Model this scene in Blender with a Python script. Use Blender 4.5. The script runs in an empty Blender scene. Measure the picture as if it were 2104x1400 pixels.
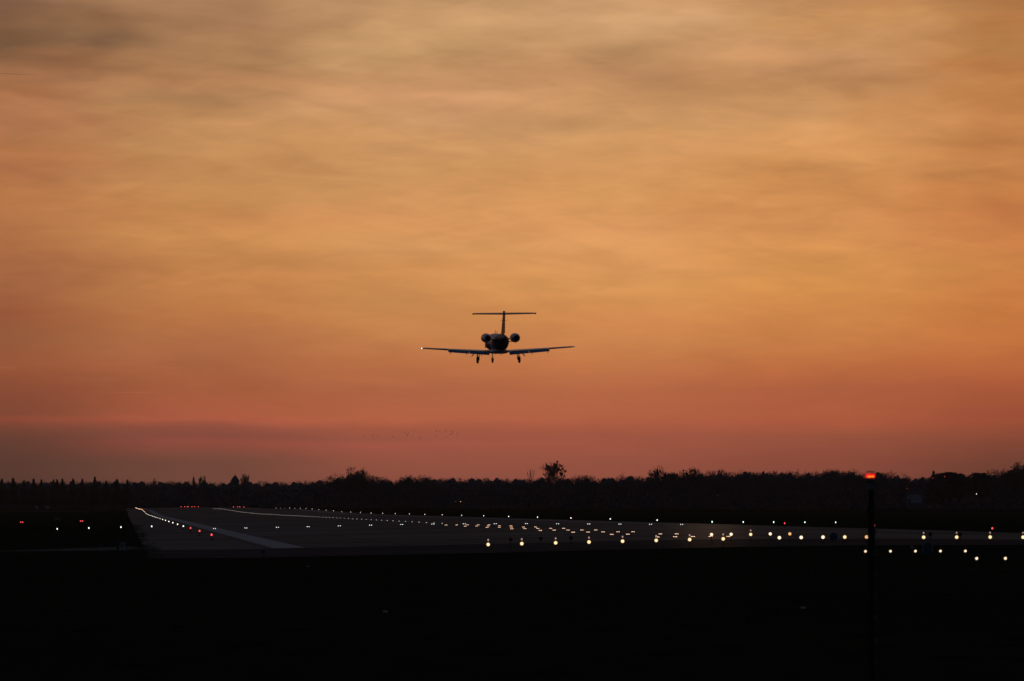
import bpy, math, random
import numpy as np
from mathutils import Vector, Matrix, Euler

# ---------------------------------------------------------------- camera
F = 11690.0                      # focal length in photo pixels (200 mm lens)
H = 2.28                         # eye height
scene = bpy.context.scene
C = scene.collection
PITCH = math.atan(342.0 / F)
cam_d = bpy.data.cameras.new("camera")
cam_d.lens = 200.0
cam_d.sensor_width = 36.0
cam_d.clip_start = 1.0
cam_d.clip_end = 200000.0
cam_d.dof.use_dof = True
cam_d.dof.focus_distance = 560.0
cam_d.dof.aperture_fstop = 8.0
cam = bpy.data.objects.new("camera", cam_d)
cam.location = (0, 0, H)
cam.rotation_euler = (math.radians(90) + PITCH, 0, 0)
C.objects.link(cam)
scene.camera = cam

# ---------------------------------------------------------------- world
def s2l(c):
    c = c / 255.0
    return c / 12.92 if c <= 0.04045 else ((c + 0.055) / 1.055) ** 2.4
def rgb(r, g, b):
    return (s2l(r), s2l(g), s2l(b), 1.0)

SKY_U = [0, 420, 840, 1260, 1680, 2104]
SKY = {
 0: [(125,90,68),(165,122,88),(186,142,100),(204,156,110),(190,138,92),(170,115,70)],
 50: [(132,94,66),(170,125,88),(200,153,106),(205,158,112),(200,145,92),(178,120,70)],
 100: [(122,90,66),(172,126,86),(205,158,108),(194,146,100),(205,150,103),(185,128,75)],
 150: [(166,114,78),(190,136,92),(198,148,102),(194,142,98),(195,140,92),(182,120,70)],
 200: [(168,112,74),(182,134,90),(205,150,105),(198,145,98),(205,150,98),(188,125,72)],
 250: [(176,118,80),(190,138,90),(208,154,106),(205,152,100),(216,156,100),(190,126,74)],
 300: [(180,118,74),(196,142,90),(204,150,98),(210,152,98),(214,152,94),(192,126,74)],
 350: [(172,111,72),(194,138,86),(204,148,94),(214,154,96),(206,142,84),(196,130,76)],
 400: [(182,118,72),(196,138,84),(210,150,94),(212,150,92),(208,142,84),(202,130,74)],
 450: [(184,120,74),(200,136,82),(212,148,92),(215,150,94),(210,142,84),(200,125,72)],
 500: [(176,112,70),(205,142,84),(214,152,94),(222,156,96),(214,146,84),(202,126,72)],
 550: [(168,106,68),(196,132,78),(208,144,86),(218,152,92),(212,144,80),(204,132,72)],
 600: [(160,98,64),(196,130,76),(206,142,84),(216,150,88),(214,144,78),(206,128,70)],
 650: [(152,88,58),(186,118,70),(202,136,80),(212,140,82),(206,134,74),(200,122,64)],
 700: [(149,91,59),(178,110,70),(196,126,76),(204,132,78),(198,124,70),(198,117,64)],
 750: [(155,88,58),(172,102,66),(188,114,70),(194,118,72),(188,108,64),(187,104,60)],
 800: [(138,76,53),(166,94,62),(176,102,68),(182,104,68),(176,97,63),(172,90,58)],
 850: [(128,72,52),(172,92,64),(178,98,67),(178,98,67),(176,93,63),(157,80,55)],
 862: [(141,73,53),(174,91,66),(178,96,67),(176,95,67),(174,90,62),(158,80,54)],
 880: [(118,68,52),(146,80,63),(162,88,66),(168,90,66),(164,87,62),(149,77,54)],
 897: [(106,65,51),(136,76,62),(154,84,66),(160,87,66),(150,82,60),(138,74,54)],
 912: [(101,62,50),(146,77,62),(162,86,68),(160,86,66),(146,79,60),(130,70,52)],
 950: [(91,59,48),(114,72,58),(148,82,64),(150,82,64),(138,74,58),(112,64,50)],
 1000: [(86,57,48),(112,71,58),(136,77,64),(142,79,64),(130,73,58),(106,61,50)],
}
world = bpy.data.worlds.new("World")
scene.world = world
world.use_nodes = True
wn = world.node_tree
wn.nodes.clear()
def WN(t, **k):
    n = wn.nodes.new(t)
    for a, v in k.items():
        setattr(n, a, v)
    return n
def wm(op, a, b=None, c=None, clamp=False):
    n = WN("ShaderNodeMath", operation=op, use_clamp=clamp)
    for i, v in enumerate((a, b, c)):
        if v is None:
            continue
        if isinstance(v, (int, float)):
            n.inputs[i].default_value = v
        else:
            wn.links.new(v, n.inputs[i])
    return n.outputs[0]
def wmix(f, a, b, mode="MIX"):
    n = WN("ShaderNodeMix", data_type="RGBA", blend_type=mode)
    for idx, v in ((0, f), (6, a), (7, b)):
        if isinstance(v, (int, float)):
            n.inputs[idx].default_value = v
        elif isinstance(v, tuple):
            n.inputs[idx].default_value = v
        else:
            wn.links.new(v, n.inputs[idx])
    return n.outputs[2]
def wnoise(vec, scale, detail, rough=0.5, dist=0.0):
    n = WN("ShaderNodeTexNoise")
    wn.links.new(vec, n.inputs["Vector"])
    n.inputs["Scale"].default_value = scale
    n.inputs["Detail"].default_value = detail
    n.inputs["Roughness"].default_value = rough
    n.inputs["Distortion"].default_value = dist
    return n.outputs[0]
def wcomb(x, y, z=0.0):
    n = WN("ShaderNodeCombineXYZ")
    for i, v in enumerate((x, y, z)):
        if isinstance(v, (int, float)):
            n.inputs[i].default_value = v
        else:
            wn.links.new(v, n.inputs[i])
    return n.outputs[0]
tc = WN("ShaderNodeTexCoord")
sep = WN("ShaderNodeSeparateXYZ")
wn.links.new(tc.outputs["Generated"], sep.inputs[0])
az = wm("MULTIPLY", wm("ARCTAN2", sep.outputs[0], sep.outputs[1]), 180 / math.pi)      # compass angle from +Y, degrees
el = wm("MULTIPLY", wm("ARCSINE", sep.outputs[2]), 180 / math.pi)                       # height above the horizon, degrees
# drifting of the cirrus sheet: low, wide turbulence
v1 = wcomb(wm("MULTIPLY", az, 0.55), wm("MULTIPLY", el, 1.7), 3.3)
w1 = wnoise(v1, 1.0, 3.0, 0.5)
v2 = wcomb(wm("MULTIPLY", az, 0.8), wm("MULTIPLY", el, 2.4), 9.1)
w2 = wnoise(v2, 1.0, 2.0, 0.5)
fade = wm("MULTIPLY_ADD", el, 0.28, 0.15, clamp=True)
fade2 = wm("MULTIPLY_ADD", el, 0.33, -0.35, clamp=True)
az2 = wm("ADD", az, wm("MULTIPLY", wm("MULTIPLY", wm("SUBTRACT", w2, 0.5), 2.6), fade2))
el2 = wm("ADD", el, wm("MULTIPLY", wm("MULTIPLY", wm("SUBTRACT", w1, 0.5), 0.8), fade2))
DEG = lambda v: math.degrees(math.atan((1042 - v) / F))
AZ = lambda u: math.degrees(math.atan((u - 1052) / F))
EMIN, EMAX = DEG(1000), DEG(0)
slow = wm("SUBTRACT", wnoise(wcomb(wm("MULTIPLY", az, 0.5), wm("MULTIPLY", el, 3.0), 6.6), 1.0, 4.0, 0.55), 0.5)
el2 = wm("ADD", el2, wm("MULTIPLY", slow, 0.16))
t_el = wm("DIVIDE", wm("SUBTRACT", el2, EMIN), EMAX - EMIN, clamp=True)
cols = []
for j in range(6):
    rp = WN("ShaderNodeValToRGB")
    cr = rp.color_ramp
    cr.interpolation = "LINEAR"
    vs = sorted(SKY, reverse=True)
    for i, v in enumerate(vs):
        pos = (DEG(v) - EMIN) / (EMAX - EMIN)
        if i == 0:
            e = cr.elements[0]; e.position = pos
        elif i == 1:
            e = cr.elements[1]; e.position = pos
        else:
            e = cr.elements.new(pos)
        e.color = rgb(*SKY[v][j])
    wn.links.new(t_el, rp.inputs[0])
    cols.append(rp.outputs[0])
front = cols[0]
for j in range(1, 6):
    a0, a1 = AZ(SKY_U[j - 1]), AZ(SKY_U[j])
    mr = WN("ShaderNodeMapRange", interpolation_type="SMOOTHSTEP")
    wn.links.new(az2, mr.inputs[0])
    mr.inputs[1].default_value = a0
    mr.inputs[2].default_value = a1
    front = wmix(mr.outputs[0], front, cols[j])
# thin streaks of cloud, tilted a little and stretched along the horizon
def streak(ka, ke, tilt, seed, detail, dist):
    vv = wcomb(wm("MULTIPLY", az, ka), wm("ADD", wm("MULTIPLY", el, ke), wm("MULTIPLY", az, tilt)), seed)
    return wm("SUBTRACT", wnoise(vv, 1.0, detail, 0.55, dist), 0.5)
sA = streak(0.7, 3.2, 0.35, 1.7, 3.0, 0.6)
sB = streak(1.5, 7.5, -0.9, 5.2, 3.0, 0.7)
sC = streak(2.5, 20.0, 1.0, 8.4, 3.0, 0.3)
sum_s = wm("ADD", wm("ADD", wm("MULTIPLY", sA, 0.42), wm("MULTIPLY", sB, 0.20)), wm("MULTIPLY", sC, 0.09))
amp = wm("MULTIPLY", sum_s, fade)
# individual soft clouds of the cirrus sheet: centre, half-width, half-height (photo pixels -> degrees), slope, density
wb = wm("MULTIPLY", wm("SUBTRACT", w1, 0.5), 0.5)
wob = wm("ADD", el, wm("MULTIPLY", wm("SUBTRACT", wnoise(wcomb(wm("MULTIPLY", az, 1.3), wm("MULTIPLY", el, 4.0), 4.4), 1.0, 3.0, 0.6), 0.5), 0.35))
wax = wm("ADD", az, wm("MULTIPLY", wm("SUBTRACT", w2, 0.5), 1.2))
PXD = math.degrees(1 / F)
for (uc, vc, su, sv, sl, gn_) in [(80, 95, 180, 36, -.12, -.13), (180, 140, 170, 20, -.08, -.09), (300, 40, 160, 16, -.05, -.06), (350, 205, 90, 13, .05, -.08), (430, 228, 170, 14, .06, -.07), (560, 112, 200, 16, -.06, -.05),
        (900, 120, 120, 22, -.05, -.09), (1330, 128, 110, 36, -.25, -.11), (1400, 192, 130, 22, .10, -.08), (1665, 150, 160, 26, .0, -.11), (1150, 258, 130, 20, .03, -.11),
        (810, 318, 110, 14, .0, -.06), (1640, 345, 170, 9, .03, -.06), (1990, 290, 110, 11, -.08, -.07), (1980, 362, 100, 12, .02, -.06), (600, 345, 150, 12, .0, -.04), (60, 300, 120, 12, 0, -.05), (250, 545, 260, 12, .02, -.05),
        (760, 520, 180, 8, .03, -.04), (1050, 630, 220, 10, .04, -.03), (1500, 570, 160, 10, .0, -.04), (1700, 600, 120, 12, .0, -.03),
        (960, 195, 190, 12, .0, .07), (1110, 208, 130, 9, .0, .07), (1540, 105, 90, 16, .0, .08), (1490, 162, 80, 13, .0, .06), (1340, 32, 100, 15, .0, .07), (1000, 40, 130, 28, .0, .06), (1950, 110, 90, 36, .0, .06),
        (1870, 240, 200, 26, .0, .06), (540, 272, 140, 12, -.08, .06), (300, 390, 170, 14, .0, .05), (1630, 495, 150, 13, .0, .05), (680, 180, 80, 12, .0, .05), (450, 575, 200, 7, .05, .05), (1250, 600, 260, 8, 0, .04), (330, 865, 300, 5, -.01, .03), (800, 862, 260, 6, 0, .03)]:
    xx = wm("SUBTRACT", wax, AZ(uc))
    yy = wm("SUBTRACT", wob, wm("MULTIPLY_ADD", xx, sl, DEG(vc)))
    qa = wm("DIVIDE", xx, su * PXD); qb = wm("DIVIDE", yy, sv * PXD)
    g_ = wm("EXPONENT", wm("MULTIPLY", wm("ADD", wm("MULTIPLY", qa, qa), wm("MULTIPLY", qb, qb)), -0.7))
    amp = wm("MULTIPLY_ADD", g_, gn_ * 1.25, amp)
gain = wm("ADD", 1.0, amp)
gn = WN("ShaderNodeVectorMath", operation="SCALE")
wn.links.new(front, gn.inputs[0]); wn.links.new(gain, gn.inputs["Scale"])
front = gn.outputs[0]
# far, thin vapour trails lit pale
trail = None
for (ua, va, ub, vb, g_) in [(205, 807.5, 345, 807, .16), (-60, 757, 50, 757.5, .16), (300, 757, 382, 756.5, .10), (1035, 764, 1330, 766, .05), (-60, 630, 160, 632, .04)]:
    a0, e0, a1, e1 = AZ(ua), DEG(va), AZ(ub), DEG(vb)
    am, hw_ = (a0 + a1) / 2, (a1 - a0) / 2
    slope = (e1 - e0) / (a1 - a0)
    q = wm("DIVIDE", wm("SUBTRACT", az, am), hw_)
    along = wm("SUBTRACT", 1.0, wm("MULTIPLY", q, q), clamp=True)
    dlt = wm("SUBTRACT", el, wm("MULTIPLY_ADD", wm("SUBTRACT", az, am), slope, (e0 + e1) / 2))
    dd = wm("DIVIDE", dlt, 0.0055)
    across = wm("EXPONENT", wm("MULTIPLY", wm("MULTIPLY", dd, dd), -1.0))
    g1_ = wm("MULTIPLY", wm("MULTIPLY", along, across), g_)
    trail = g1_ if trail is None else wm("ADD", trail, g1_)
tv = WN("ShaderNodeVectorMath", operation="SCALE")
wn.links.new(front, tv.inputs[0]); wn.links.new(wm("ADD", 1.0, trail), tv.inputs["Scale"])
front = tv.outputs[0]
# blue dusk of the rest of the sky, from the physical sky model
sky = WN("ShaderNodeTexSky", sky_type="NISHITA")
sky.sun_disc = False
SUN_EL, SUN_AZ = 1.0, 2.0
sky.sun_elevation = math.radians(SUN_EL)
sky.sun_rotation = math.radians(SUN_AZ)
sky.air_density = 1.0
sky.dust_density = 2.0
sky.ozone_density = 3.0
nis = WN("ShaderNodeVectorMath", operation="SCALE")
wn.links.new(sky.outputs[0], nis.inputs[0]); nis.inputs["Scale"].default_value = 0.15
# the glow spans the sunset quarter and dies out upwards and sideways
mu = WN("ShaderNodeMapRange", interpolation_type="SMOOTHSTEP")
wn.links.new(el, mu.inputs[0])
mu.inputs[1].default_value = 5.3; mu.inputs[2].default_value = 45.0
mu.inputs[3].default_value = 1.0; mu.inputs[4].default_value = 0.0
ma = WN("ShaderNodeMapRange", interpolation_type="SMOOTHSTEP")
wn.links.new(wm("ABSOLUTE", az), ma.inputs[0])
ma.inputs[1].default_value = 6.5; ma.inputs[2].default_value = 110.0
ma.inputs[3].default_value = 1.0; ma.inputs[4].default_value = 0.0
glow = wm("MULTIPLY", mu.outputs[0], ma.outputs[0])
total = wmix(glow, nis.outputs[0], front)
bg = WN("ShaderNodeBackground")
wn.links.new(total, bg.inputs[0])
bg.inputs[1].default_value = 1.0
wo = WN("ShaderNodeOutputWorld")
wn.links.new(bg.outputs[0], wo.inputs[0])

# ---------------------------------------------------------------- sun (at the horizon, behind the scene)
sd = bpy.data.lights.new("sun", "SUN")
sd.energy = 0.12
sd.color = (1.0, 0.55, 0.28)
sd.angle = math.radians(0.6)
sun = bpy.data.objects.new("sun", sd)
_d = Vector((math.sin(math.radians(SUN_AZ)) * math.cos(math.radians(SUN_EL)),
             math.cos(math.radians(SUN_AZ)) * math.cos(math.radians(SUN_EL)), math.sin(math.radians(SUN_EL))))
sun.rotation_euler = _d.to_track_quat("Z", "Y").to_euler()
sun.location = (0, 0, 500)
C.objects.link(sun)

scene.view_settings.view_transform = "Standard"
scene.view_settings.look = "None"
scene.view_settings.exposure = 0.0
scene.view_settings.gamma = 1.0
scene.render.engine = "CYCLES"
scene.cycles.use_denoising = True
scene.cycles.denoiser = "OPENIMAGEDENOISE"
scene.cycles.denoising_input_passes = "RGB_ALBEDO_NORMAL"
scene.cycles.use_adaptive_sampling = False
scene.cycles.max_bounces = 4
scene.cycles.sample_clamp_indirect = 0.5

# ---------------------------------------------------------------- helpers
rnd = random.Random(7)

class MB:
    def __init__(self):
        self.v, self.f, self.m = [], [], []
        self.mi = 0
    def add(self, vs, fs):
        b = len(self.v)
        self.v += [tuple(p) for p in vs]
        for f in fs:
            self.f.append(tuple(i + b for i in f))
            self.m.append(self.mi)
        return self
    def box(self, x0, x1, y0, y1, z0, z1):
        vs = [(x, y, z) for z in (z0, z1) for y in (y0, y1) for x in (x0, x1)]
        return self.add(vs, [(0, 2, 3, 1), (4, 5, 7, 6), (0, 1, 5, 4), (2, 6, 7, 3), (0, 4, 6, 2), (1, 3, 7, 5)])
    def tube(self, p0, p1, r0, r1=None, n=10, caps=True):
        if r1 is None:
            r1 = r0
        p0, p1 = Vector(p0), Vector(p1)
        q = (p1 - p0).to_track_quat("Z", "Y")
        vs = []
        for p, r in ((p0, r0), (p1, r1)):
            for k in range(n):
                a = 2 * math.pi * k / n
                vs.append(p + q @ Vector((math.cos(a) * r, math.sin(a) * r, 0)))
        fs = [(k, (k + 1) % n, n + (k + 1) % n, n + k) for k in range(n)]
        if caps:
            fs += [tuple(range(n - 1, -1, -1)), tuple(range(n, 2 * n))]
        return self.add(vs, fs)
    def lathe(self, prof, n=20, axis="Z", org=(0, 0, 0)):
        """prof = [(radius, height)] turned round an axis."""
        vs, fs = [], []
        for r, h in prof:
            for k in range(n):
                a = 2 * math.pi * k / n
                c, s = math.cos(a) * r, math.sin(a) * r
                p = {"Z": (c, s, h), "Y": (c, h, s), "X": (h, c, s)}[axis]
                vs.append((p[0] + org[0], p[1] + org[1], p[2] + org[2]))
        for i in range(len(prof) - 1):
            for k in range(n):
                k2 = (k + 1) % n
                fs.append((i * n + k, i * n + k2, (i + 1) * n + k2, (i + 1) * n + k))
        fs.append(tuple(range(n - 1, -1, -1)))
        b = (len(prof) - 1) * n
        fs.append(tuple(range(b, b + n)))
        return self.add(vs, fs)
    def loft(self, rings, closed=True):
        n = len(rings[0])
        vs = [p for r in rings for p in r]
        fs = []
        for i in range(len(rings) - 1):
            for k in range(n):
                k2 = (k + 1) % n
                fs.append((i * n + k, i * n + k2, (i + 1) * n + k2, (i + 1) * n + k))
        fs.append(tuple(range(n - 1, -1, -1)))
        b = (len(rings) - 1) * n
        fs.append(tuple(range(b, b + n)))
        return self.add(vs, fs)
    def ball(self, c, r, n=10, m=6, sz=1.0):
        prof = []
        for i in range(m + 1):
            a = -math.pi / 2 + math.pi * i / m
            prof.append((max(1e-4, math.cos(a) * r), math.sin(a) * r * sz + c[2]))
        return self.lathe(prof, n, "Z", (c[0], c[1], 0))
    def mesh(self, name, mats, smooth=False):
        me = bpy.data.meshes.new(name)
        me.from_pydata(self.v, [], self.f)
        for m in (mats if isinstance(mats, (list, tuple)) else [mats]):
            me.materials.append(m)
        if any(self.m):
            me.polygons.foreach_set("material_index", self.m)
        me.validate()
        import bmesh
        bm = bmesh.new(); bm.from_mesh(me)
        bmesh.ops.recalc_face_normals(bm, faces=bm.faces)
        bm.to_mesh(me); bm.free()
        if smooth:
            me.polygons.foreach_set("use_smooth", [True] * len(me.polygons))
            try:
                me.set_sharp_from_angle(angle=math.radians(40))
            except Exception:
                pass
        me.update()
        return me
    def obj(self, name, mats, parent=None, smooth=False, loc=None):
        o = bpy.data.objects.new(name, self.mesh(name, mats, smooth))
        C.objects.link(o)
        if parent:
            o.parent = parent
        if loc:
            o.location = loc
        return o

def empty(name, loc=(0, 0, 0)):
    o = bpy.data.objects.new(name, None)
    o.empty_display_size = 0.2
    C.objects.link(o)
    o.location = loc
    return o
def tag(o, label=None, cat=None, group=None, kind=None):
    if label: o["label"] = label
    if cat: o["category"] = cat
    if group: o["group"] = group
    if kind: o["kind"] = kind
    return o
def copy_tree(o, parent=None):
    c = o.copy()
    C.objects.link(c)
    c.parent = parent
    for ch in list(o.children):
        copy_tree(ch, c)
    return c

ONES = "zeroth first second third fourth fifth sixth seventh eighth ninth tenth eleventh twelfth thirteenth fourteenth fifteenth sixteenth seventeenth eighteenth nineteenth".split()
TENS = {20: "twent", 30: "thirt", 40: "fort", 50: "fift", 60: "sixt", 70: "sevent", 80: "eight", 90: "ninet"}
def ordw(n):
    if n < 20:
        return ONES[n]
    if n < 100:
        t, r = n // 10 * 10, n % 10
        return TENS[t] + ("ieth" if r == 0 else "y-" + ONES[r])
    return "hundredth" if n == 100 else "hundred and " + ordw(n - 100)

_cp, _sp = math.cos(PITCH), math.sin(PITCH)
def at(u, v, Y):
    """point at depth Y metres along +Y seen at photo pixel (u, v)"""
    x, z = (u - 1052) / F, (700 - v) / F
    d = Vector((x, _cp - z * _sp, _sp + z * _cp))
    return Vector((0, 0, H)) + d * (Y / d.y)

# runway frame: s along the runway, t to its right
TH = math.atan(797 / F)
cT, sT = math.cos(TH), math.sin(TH)
def st(s, t):
    return (-s * sT + t * cT, s * cT + t * sT)
def to_st(x, y):
    return (-x * sT + y * cT, x * cT + y * sT)
PK = [(-300, 0), (0, 0), (1350, 0), (1524, .2), (1818, .93), (2034, 1.05), (2262, 1.0), (2436, 1.1), (3000, 1.55), (3400, 1.85), (4000, 2.0), (60000, 2.0)]
CK = [(-20000, -.8), (-400, -.8), (-100, -.6), (-40, -.5), (-12, -.35), (1.1, 0.0), (5.8, 0.03), (16, .24), (27, .50), (32, .56), (40, .58), (58, .47), (70, .42), (100, .36), (200, .2), (400, 0), (20000, 0)]
MK = [(-300, 0), (0, 0), (150, .05), (198, .15), (228, .3), (240, .6), (249, 1), (60000, 1)]
def lin(K, x):
    return float(np.interp(x, [k[0] for k in K], [k[1] for k in K]))
def zg(s, t):
    return lin(PK, s) + lin(CK, t) * lin(MK, s)
def gpt(s, t, h=0.0):
    x, y = st(s, t)
    return Vector((x, y, zg(s, t) + h))
def ground_under(p):
    return zg(*to_st(p.x, p.y))

# ---------------------------------------------------------------- materials
def newmat(name):
    m = bpy.data.materials.new(name)
    m.use_nodes = True
    return m, m.node_tree, m.node_tree.nodes["Principled BSDF"]
def mat(name, col, rough=0.6, metal=0.0, var=0.15, scale=6.0, spec=0.3, bump=0.0):
    m, nt, b = newmat(name)
    tcn = nt.nodes.new("ShaderNodeTexCoord")
    nz = nt.nodes.new("ShaderNodeTexNoise")
    nz.inputs["Scale"].default_value = scale
    nz.inputs["Detail"].default_value = 4
    nt.links.new(tcn.outputs["Object"], nz.inputs["Vector"])
    rp = nt.nodes.new("ShaderNodeValToRGB")
    rp.color_ramp.elements[0].position = 0.3
    rp.color_ramp.elements[1].position = 0.7
    rp.color_ramp.elements[0].color = tuple(c * (1 - var) for c in col) + (1,)
    rp.color_ramp.elements[1].color = tuple(min(1, c * (1 + var)) for c in col) + (1,)
    nt.links.new(nz.outputs[0], rp.inputs[0])
    nt.links.new(rp.outputs[0], b.inputs["Base Color"])
    b.inputs["Roughness"].default_value = rough
    b.inputs["Metallic"].default_value = metal
    b.inputs["Specular IOR Level"].default_value = spec
    if bump:
        bp = nt.nodes.new("ShaderNodeBump")
        bp.inputs["Strength"].default_value = bump
        nt.links.new(nz.outputs[0], bp.inputs["Height"])
        nt.links.new(bp.outputs[0], b.inputs["Normal"])
    return m
def glowmat(name, col, strength, lit=False):
    m = bpy.data.materials.new(name)
    m.use_nodes = True
    nt = m.node_tree
    nt.nodes.clear()
    e = nt.nodes.new("ShaderNodeEmission")
    e.inputs[0].default_value = (*col, 1)
    e.inputs[1].default_value = strength
    o = nt.nodes.new("ShaderNodeOutputMaterial")
    nt.links.new(e.outputs[0], o.inputs[0])
    try:
        m.cycles.emission_sampling = "AUTO" if lit else "NONE"
    except Exception:
        pass
    return m

def add_sheen(nt, b, f):
    """a faint broad gloss, as worn dry concrete has at a grazing angle"""
    gl = nt.nodes.new("ShaderNodeBsdfGlossy")
    gl.inputs["Roughness"].default_value = .45
    mx = nt.nodes.new("ShaderNodeMixShader")
    mx.inputs[0].default_value = f
    out = [n for n in nt.nodes if n.type == "OUTPUT_MATERIAL"][0]
    nt.links.new(b.outputs[0], mx.inputs[1]); nt.links.new(gl.outputs[0], mx.inputs[2])
    nt.links.new(mx.outputs[0], out.inputs[0])

def ground_mat(name, c0, c1, c2, scales, rough=0.95, spec=0.1, joints=False, sheen=0.0):
    """two layers of world-scale noise over three tones"""
    m, nt, b = newmat(name)
    g = nt.nodes.new("ShaderNodeNewGeometry")
    mp = nt.nodes.new("ShaderNodeMapping")
    mp.inputs["Rotation"].default_value = (0, 0, -TH)
    nt.links.new(g.outputs["Position"], mp.inputs[0])
    def nz(sx, sy, det):
        m2 = nt.nodes.new("ShaderNodeMapping")
        m2.inputs["Scale"].default_value = (sx, sy, 0.1)
        nt.links.new(mp.outputs[0], m2.inputs[0])
        n = nt.nodes.new("ShaderNodeTexNoise")
        n.inputs["Scale"].default_value = 1.0
        n.inputs["Detail"].default_value = det
        nt.links.new(m2.outputs[0], n.inputs["Vector"])
        return n.outputs[0]
    def mix(f, a, bcol, lo=.35, hi=.65):
        r = nt.nodes.new("ShaderNodeMapRange")
        r.inputs[1].default_value = lo; r.inputs[2].default_value = hi
        nt.links.new(f, r.inputs[0])
        x = nt.nodes.new("ShaderNodeMix"); x.data_type = "RGBA"
        nt.links.new(r.outputs[0], x.inputs[0])
        for idx, v in ((6, a), (7, bcol)):
            if isinstance(v, tuple):
                x.inputs[idx].default_value = (*v, 1)
            else:
                nt.links.new(v, x.inputs[idx])
        return x.outputs[2]
    col = mix(nz(*scales[0], 5), c0, c1)
    col = mix(nz(*scales[1], 3), col, c2, .5, .75)
    if joints:
        br = nt.nodes.new("ShaderNodeTexBrick")
        br.offset = 0.0
        br.inputs["Scale"].default_value = 1.0
        br.inputs["Brick Width"].default_value = 7.5
        br.inputs["Row Height"].default_value = 7.5
        br.inputs["Mortar Size"].default_value = 0.06
        br.inputs["Color1"].default_value = (1, 1, 1, 1)
        br.inputs["Color2"].default_value = (.82, .82, .82, 1)
        br.inputs["Mortar"].default_value = (.35, .35, .35, 1)
        nt.links.new(mp.outputs[0], br.inputs["Vector"])
        x = nt.nodes.new("ShaderNodeMix"); x.data_type = "RGBA"; x.blend_type = "MULTIPLY"
        x.inputs[0].default_value = 1.0
        nt.links.new(col, x.inputs[6]); nt.links.new(br.outputs[0], x.inputs[7])
        col = x.outputs[2]
    nt.links.new(col, b.inputs["Base Color"])
    b.inputs["Roughness"].default_value = rough
    b.inputs["Specular IOR Level"].default_value = spec
    if sheen:
        add_sheen(nt, b, sheen)
    return m

M_grass = ground_mat("grass_ground", (.016, .019, .008), (.024, .026, .011), (.012, .013, .007), [(.05, .012), (.8, .3)], 1.0, 0.0)
M_pave = ground_mat("runway_concrete", (.125, .102, .076), (.215, .175, .13), (.066, .054, .043), [(.05, .03), (.015, .20)], .95, .0, joints=True, sheen=.022)
M_old = ground_mat("old_asphalt_lamp_tint", (.055, .044, .038), (.080, .060, .048), (.046, .039, .035), [(.1, .05), (.5, .3)], .95, .0, sheen=.010)  # dark older asphalt, with the approach lamps' reddish glow put into its colour
M_path = ground_mat("path_asphalt", (.075, .075, .068), (.095, .092, .082), (.055, .055, .05), [(.2, .1), (.8, .8)], .95, .0, sheen=.02)
M_line = mat("worn_white_paint", (.36, .33, .29), .9, var=.25, scale=.3, spec=0)
add_sheen(M_line.node_tree, M_line.node_tree.nodes["Principled BSDF"], .022)
M_blade = mat("grass_blades", (.035, .042, .018), .9, var=.3, spec=.05)
M_bark = mat("bark", (.10, .09, .085), .95, var=.2, scale=.3, spec=.05)
M_twig = mat("twigs", (.09, .08, .075), .95, var=.2, scale=.3, spec=.05)
M_need = mat("needles", (.06, .062, .055), .95, var=.25, scale=.3, spec=.05)
M_brush = mat("brushwood", (.10, .095, .095), .95, var=.25, scale=.2, spec=.05)
M_mistle = mat("mistletoe_leaves", (.03, .04, .02), .9, var=.2, scale=1, spec=.05)
M_metal = mat("galvanised_metal", (.22, .23, .25), .55, metal=.4)
M_dark = mat("black_housing", (.016, .016, .018), .6)
M_yell = mat("dark_yellow_paint", (.10, .06, .02), .6)
M_post = mat("dark_fence_post", (.02, .014, .014), .85, spec=.1)
M_wire = mat("fence_wire", (.035, .035, .03), .7, metal=.2)
M_insul = mat("insulator_plastic", (.030, .032, .040), .5)
M_lampbox = mat("grey_lamp_box", (.10, .10, .12), .6)
M_mast = mat("weathered_steel", (.06, .06, .06), .8, spec=.1)
M_clad = mat("grey_cladding", (.16, .16, .17), .8, spec=.1)
M_slate = mat("slate_roof", (.05, .05, .055), .8, spec=.1)
M_stone = mat("plaster_wall", (.10, .095, .09), .9)
M_bird = mat("black_feathers", (.012, .012, .012), .8)
G_white = glowmat("white_lamp", (1.0, .90, .76), 2.4)
G_cl = glowmat("centreline_lamp", (1.0, .90, .76), 1.25)
G_warm = glowmat("warm_lamp", (1.0, .60, .38), 2.8)
G_green = glowmat("green_white_lamp", (.62, 1.0, .80), 3.0)
G_red = glowmat("red_lamp", (1.0, .09, .07), 3.0)
G_redcore = glowmat("red_lamp_core", (1.0, .09, .09), 1.5)
G_lens = glowmat("approach_lens", (1.0, .80, .42), 1.25, lit=True)
G_lens2 = glowmat("approach_lens_white", (1.0, .88, .62), 1.35, lit=True)
G_lens3 = glowmat("approach_lens_amber", (1.0, .55, .22), 1.0, lit=True)
G_rim = glowmat("lit_reflector_rim", (1.0, .33, .05), .20)
G_dim = glowmat("dim_top_lamp", (1.0, .62, .52), .42)
G_clear = glowmat("clear_white_lamp", (.92, 1.0, .97), 3.0)
G_beacon = glowmat("beacon_glass", (1.0, .010, .016), 1.0, lit=True)
G_filament = glowmat("beacon_core", (1.0, .36, .012), 1.15)

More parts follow.
